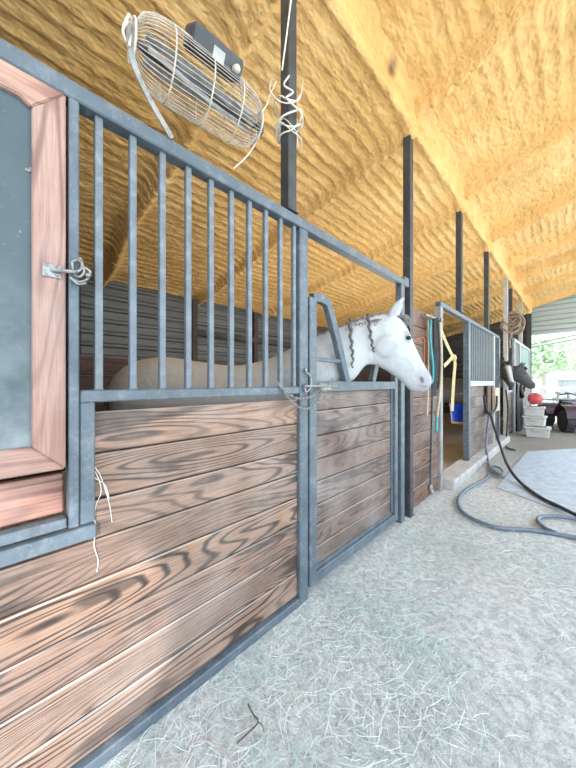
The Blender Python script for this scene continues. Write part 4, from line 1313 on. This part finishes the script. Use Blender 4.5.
def clear_plastic():
    m, nt, b = new_mat('clear_plastic_film')
    b.inputs['Base Color'].default_value = (0.95, 0.93, 0.93, 1)
    b.inputs['Roughness'].default_value = 0.3
    b.inputs['Alpha'].default_value = 0.10
    return m
rbx = empty('red_bag', (0.47, 9.36, 0.738), 'red bag in clear plastic on the top white bin', 'bag')
bm = bmesh.new(); add_ball(bm, (0.48, 9.34, 0.93), 0.155, (0.95, 0.9, 0.98), 3)
for v in bm.verts: v.co += v.normal * 0 + Vector((0.02 * mnoise.noise(v.co * 9), 0.02 * mnoise.noise(v.co * 8), 0.02 * mnoise.noise(v.co * 7)))
obj('contents', bm, M['red'], rbx, smooth=True)
bm = bmesh.new(); add_ball(bm, (0.48, 9.34, 0.95), 0.215, (0.95, 0.9, 0.96), 3)
for v in bm.verts: v.co += Vector((0.05 * mnoise.noise(v.co * 9), 0.05 * mnoise.noise(v.co * 8 + Vector((3, 0, 0))), 0.04 * mnoise.noise(v.co * 10)))
obj('plastic_wrap', bm, clear_plastic(), rbx)

# ================================================================== QUAD BIKE
def quad():
    cx, cy = 1.18, 11.4
    rot = math.radians(23)
    root = empty('quad_bike', (cx, cy, 0), 'dark red quad bike parked at the bright open end of the aisle', 'quad bike')
    MX = Matrix.Translation((cx, cy, 0)) @ Matrix.Rotation(rot, 4, 'Z')
    def ob(name, bm, mat, par=root, sm=False):
        bm.transform(MX); return obj(name, bm, mat, par, smooth=sm)
    paint = plain('dark_red_paint', (0.055, 0.018, 0.022), 0.3, 0, 0.3)
    black = M['rubber']
    for sx in (-0.42, 0.42):
        for sy in (-0.58, 0.58):
            bm = bmesh.new()
            add_lathe(bm, [(0.13, -0.11), (0.24, -0.115), (0.285, -0.085), (0.29, 0), (0.285, 0.085), (0.24, 0.115), (0.13, 0.11)], (sx, sy, 0.29), 28, 'X')
            for k in range(18):
                a = 2 * PI * k / 18
                add_bar(bm, (sx - 0.10, sy + 0.288 * math.cos(a), 0.29 + 0.288 * math.sin(a)), (sx + 0.10, sy + 0.288 * math.cos(a + 0.15), 0.29 + 0.288 * math.sin(a + 0.15)), 0.02, 0.02, 0)
            wo = ob('wheel', bm, black)
            bm = bmesh.new(); add_lathe(bm, [(0.02, -0.05), (0.09, -0.06), (0.135, -0.1), (0.14, 0.1), (0.09, 0.06), (0.02, 0.05)], (sx, sy, 0.29), 20, 'X')
            ob('rim', bm, M['strapmetal'], wo, True)
    bm = bmesh.new(); add_box(bm, (-0.22, -0.75, 0.30), (0.22, 0.75, 0.52), 0.05, 2); ob('chassis', bm, M['fanblack'])
    bm = bmesh.new()
    for sy in (-0.58, 0.58):
        prev = None
        for k in range(9):
            a = PI * k / 8
            q = [bm.verts.new((x, sy + 0.37 * math.cos(a), 0.40 + 0.33 * math.sin(a))) for x in (-0.56, -0.2, 0.2, 0.56)]
            if prev:
                for j in range(3): bm.faces.new((prev[j], prev[j + 1], q[j + 1], q[j]))
            prev = q
    ob('fender', bm, paint, root, True)
    bm = bmesh.new(); add_box(bm, (-0.2, -0.30, 0.52), (0.2, 0.35, 0.74), 0.06, 3); ob('tank', bm, paint)
    bm = bmesh.new(); add_box(bm, (-0.17, -0.1, 0.70), (0.17, 0.55, 0.83), 0.05, 3); ob('seat', bm, black)
    for sy, nm in ((-0.62, 'front_rack'), (0.72, 'rear_rack')):
        bm = bmesh.new()
        for x in np.linspace(-0.42, 0.42, 6): add_tube(bm, [Vector((x, sy - 0.25, 0.80)), Vector((x, sy + 0.25, 0.80))], 0.012, 6)
        for y in (sy - 0.25, sy + 0.25): add_tube(bm, [Vector((-0.44, y, 0.80)), Vector((0.44, y, 0.80))], 0.014, 6)
        for x in (-0.2, 0.2): add_tube(bm, [Vector((x, sy, 0.80)), Vector((x, sy, 0.5))], 0.014, 6)
        ob(nm, bm, M['strapmetal'])
    bm = bmesh.new(); add_tube(bm, spline([Vector((-0.40, -0.12, 0.98)), Vector((-0.2, -0.22, 1.02)), Vector((0, -0.26, 0.95)), Vector((0.2, -0.22, 1.02)), Vector((0.40, -0.12, 0.98))], 5), 0.016, 8)
    add_tube(bm, [Vector((0, -0.26, 0.95)), Vector((0, -0.32, 0.6))], 0.03, 8); ob('handlebar', bm, black)
    for x in (-0.16, 0.16):
        bm = bmesh.new(); add_lathe(bm, [(0.03, 0.06), (0.06, 0.02), (0.065, 0.0), (0.02, -0.01)], (x, -0.86, 0.62), 16, 'Y'); ob('headlamp', bm, M['chrome'], root, True)
    return root
quad()
# rail with four round heads behind the quad bike
fr_ = empty('feeder_rail', (1.2, 14.6, 0), 'low rail with row of round caps behind the quad bike', 'rail')
bm = bmesh.new(); add_tube(bm, [Vector((0.55, 14.6, 0.74)), Vector((2.6, 14.6, 0.74))], 0.035, 8)
for x in (0.7, 2.5): add_tube(bm, [Vector((x, 14.6, 0)), Vector((x, 14.6, 0.74))], 0.035, 8)
obj('rail', bm, M['post_pale'], fr_)
for k in range(7):
    bm = bmesh.new(); x = 0.72 + 0.27 * k
    add_lathe(bm, [(0.03, 0), (0.03, 0.14), (0.085, 0.16), (0.095, 0.22), (0.05, 0.28), (0.01, 0.29)], (x, 14.6, 0.74), 14); obj('cap', bm, M['strapmetal'], fr_, smooth=True)

# ================================================================== OUTSIDE THE OPEN END
M['hill'] = plain('dry_hillside', (0.55, 0.62, 0.44), 0.9, 0, 0.25, 0.35)
bm = bmesh.new()
xs = np.linspace(-40, 60, 50); ys = np.linspace(34, 90, 24); g = []
for x in xs:
    g.append([bm.verts.new((x, y, -0.5 + (y - 34) * 0.20 + 2.2 * mnoise.noise(Vector((x * 0.06, y * 0.06, 0))))) for y in ys])
for i in range(len(xs) - 1):
    for j in range(len(ys) - 1): bm.faces.new((g[i][j], g[i + 1][j], g[i + 1][j + 1], g[i][j + 1]))
tag(obj('hills', bm, M['hill'], smooth=True), kind='structure')
M['leaf'] = plain('pale_green_leaves', (0.50, 0.62, 0.40), 0.7, 0, 0.2, 1.5)  # leaf and bark colours paled to stand in for outdoor haze and overexposure
M['leaf2'] = plain('yellow_green_leaves', (0.58, 0.66, 0.42), 0.7, 0, 0.2, 1.5)
M['bark'] = plain('bark', (0.42, 0.36, 0.30), 0.9, 0, 0.3, 10)
def tree(x, y, h, r, mat, label, seed):
    rng = random.Random(seed)
    t = empty('tree', (x, y, 0), label, 'tree', 'trees on the slope beyond the open barn end')
    bm = bmesh.new(); add_tube(bm, spline([Vector((x, y, -0.3)), Vector((x + 0.1, y, h * 0.3)), Vector((x - 0.1, y + 0.1, h * 0.6))], 5), [0.22 - 0.012 * i for i in range(11)], 8)
    for k in range(4):
        a = k * 1.6; add_tube(bm, [Vector((x, y, h * (0.35 + 0.06 * k))), Vector((x + r * 0.6 * math.cos(a), y + r * 0.6 * math.sin(a), h * (0.6 + 0.06 * k)))], [0.09, 0.03], 6)
    obj('trunk', bm, M['bark'], t)
    verts, faces = [], []
    for k in range(1500):
        while True:
            q = Vector((rng.uniform(-1, 1), rng.uniform(-1, 1), rng.uniform(-1, 1)))
            if 0.3 < q.length < 1: break
        lump = 0.75 + 0.35 * mnoise.noise(q * 2.4 + Vector((seed, 0, 0)))
        c = Vector((x, y, h * 0.65)) + Vector((q.x * r, q.y * r, q.z * h * 0.38)) * lump
        s = rng.uniform(0.12, 0.26); a = Vector((rng.uniform(-1, 1), rng.uniform(-1, 1), rng.uniform(-1, 1))).normalized(); b = a.orthogonal().normalized()
        i = len(verts); verts += [c - a * s, c + b * s * 0.6, c + a * s, c - b * s * 0.6]; faces.append((i, i + 1, i + 2, i + 3))
    me = bpy.data.meshes.new('foliage'); me.from_pydata(verts, [], faces); me.materials.append(mat)
    o = bpy.data.objects.new('foliage', me); C.objects.link(o); o.parent = t; o.matrix_parent_inverse = world_of(t).inverted()
tree(-0.6, 29, 5.2, 2.3, M['leaf'], 'pale green tree just beside the far corner post of the barn', 3)
tree(1.2, 38, 6.2, 3.0, M['leaf2'], 'yellow green tree above the teal roofed shed', 8)
tree(-2.5, 44, 7.0, 3.4, M['leaf'], 'tall green tree high on the slope behind the corner post', 14)
tree(4.0, 33, 5.0, 2.4, M['leaf'], 'low green tree at the edge of the opening', 21)
sh = empty('shed', (1.6, 31, 0), 'small pale shed with teal roof in the sunny yard', 'shed')
part_box('wall', (0.2, 30, 0), (3.6, 32.4, 1.55), M['post_pale'], sh, 0.01)
bm = bmesh.new()
for a, b in (((0.0, 29.7, 1.5), (3.8, 31.2, 2.15)), ((0.0, 31.2, 2.15), (3.8, 32.7, 1.5))):
    bm.faces.new([bm.verts.new((a[0], a[1], a[2])), bm.verts.new((b[0], a[1], a[2])), bm.verts.new((b[0], b[1], b[2])), bm.verts.new((a[0], b[1], b[2]))])
obj('roof', bm, plain('teal_roof', (0.20, 0.50, 0.55), 0.5), sh)
part_box('doorway', (1.4, 29.97, 0), (2.2, 30.0, 1.35), M['strapmetal'], sh, 0.01)
fn = empty('paddock_fence', (1, 22, 0), 'white rail paddock fence in the bright yard', 'fence')
for z in (0.55, 1.0):
    bm = bmesh.new(); add_box(bm, (-3, 21.97, z - 0.06), (8, 22.0, z + 0.06), 0.005); obj('rail', bm, M['post_pale'], fn)
for k in range(6):
    bm = bmesh.new(); x = -2.6 + 2.0 * k; add_box(bm, (x - 0.06, 22.0, 0), (x + 0.06, 22.12, 1.2), 0.008); obj('fence_post', bm, M['post_pale'], fn)

# ================================================================== LIGHT, SKY, CAMERA
wd = bpy.data.worlds.new('sky'); bpy.context.scene.world = wd; wd.use_nodes = True
nt = wd.node_tree; bg = nt.nodes['Background']
tc = nt.nodes.new('ShaderNodeTexCoord'); sep = nt.nodes.new('ShaderNodeSeparateXYZ'); nt.links.new(tc.outputs['Generated'], sep.inputs[0])
nt.links.new(ramp(nt, sep.outputs['Z'], [(0.0, (0.95, 0.97, 1.0)), (0.35, (0.72, 0.86, 1.0)), (1.0, (0.45, 0.66, 1.0))]), bg.inputs['Color'])
bg.inputs['Strength'].default_value = 2.2
sun = bpy.data.lights.new('sun', 'SUN'); sun.energy = 6.0; sun.angle = math.radians(1.0); sun.color = (1.0, 0.95, 0.86)
so = bpy.data.objects.new('sun', sun); C.objects.link(so)
so.rotation_euler = Vector((-0.20, -0.30, -1.0)).to_track_quat('-Z', 'Y').to_euler()
# added spot lamp making the bright patch, like reflected sunlight, on the lower planks
sp = bpy.data.lights.new('glint', 'SPOT'); sp.energy = 600; sp.spot_size = math.radians(17); sp.spot_blend = 0.12; sp.shadow_soft_size = 0.04; sp.color = (1.0, 0.97, 0.97)
spo = bpy.data.objects.new('glint', sp); C.objects.link(spo)
spo.location = (3.4, -1.6, 1.9)
spo.rotation_euler = (Vector((0.0, -0.17, 0.48)) - spo.location).to_track_quat('-Z', 'Y').to_euler()

# added fill light, unseen, low inside the stalls to brighten the foam roof
al = bpy.data.lights.new('stall_fill', 'AREA'); al.shape = 'RECTANGLE'; al.size = 0.5; al.size_y = 4.4; al.energy = 52; al.color = (1.0, 0.95, 0.86)
ao = bpy.data.objects.new('stall_fill', al); C.objects.link(ao); ao.location = (-1.7, 5.3, 0.3); ao.rotation_euler = (PI, math.radians(8), 0)
cam = bpy.data.cameras.new('camera'); co = bpy.data.objects.new('camera', cam); C.objects.link(co)
cam.sensor_fit = 'HORIZONTAL'; cam.sensor_width = 36.0; cam.lens = 36.0 * F / 576.0
cam.shift_y = -(384 - CY) / 576.0
cam.clip_start = 0.02; cam.clip_end = 300
co.location = (D, 0, H)
co.rotation_euler = (PI / 2, 0, PI / 4)
sc = bpy.context.scene
sc.camera = co
sc.view_settings.view_transform = 'Standard'
sc.view_settings.look = 'None'
sc.view_settings.exposure = 0.72
sc.cycles.use_denoising = True
sc.cycles.max_bounces = 8
sc.cycles.diffuse_bounces = 5
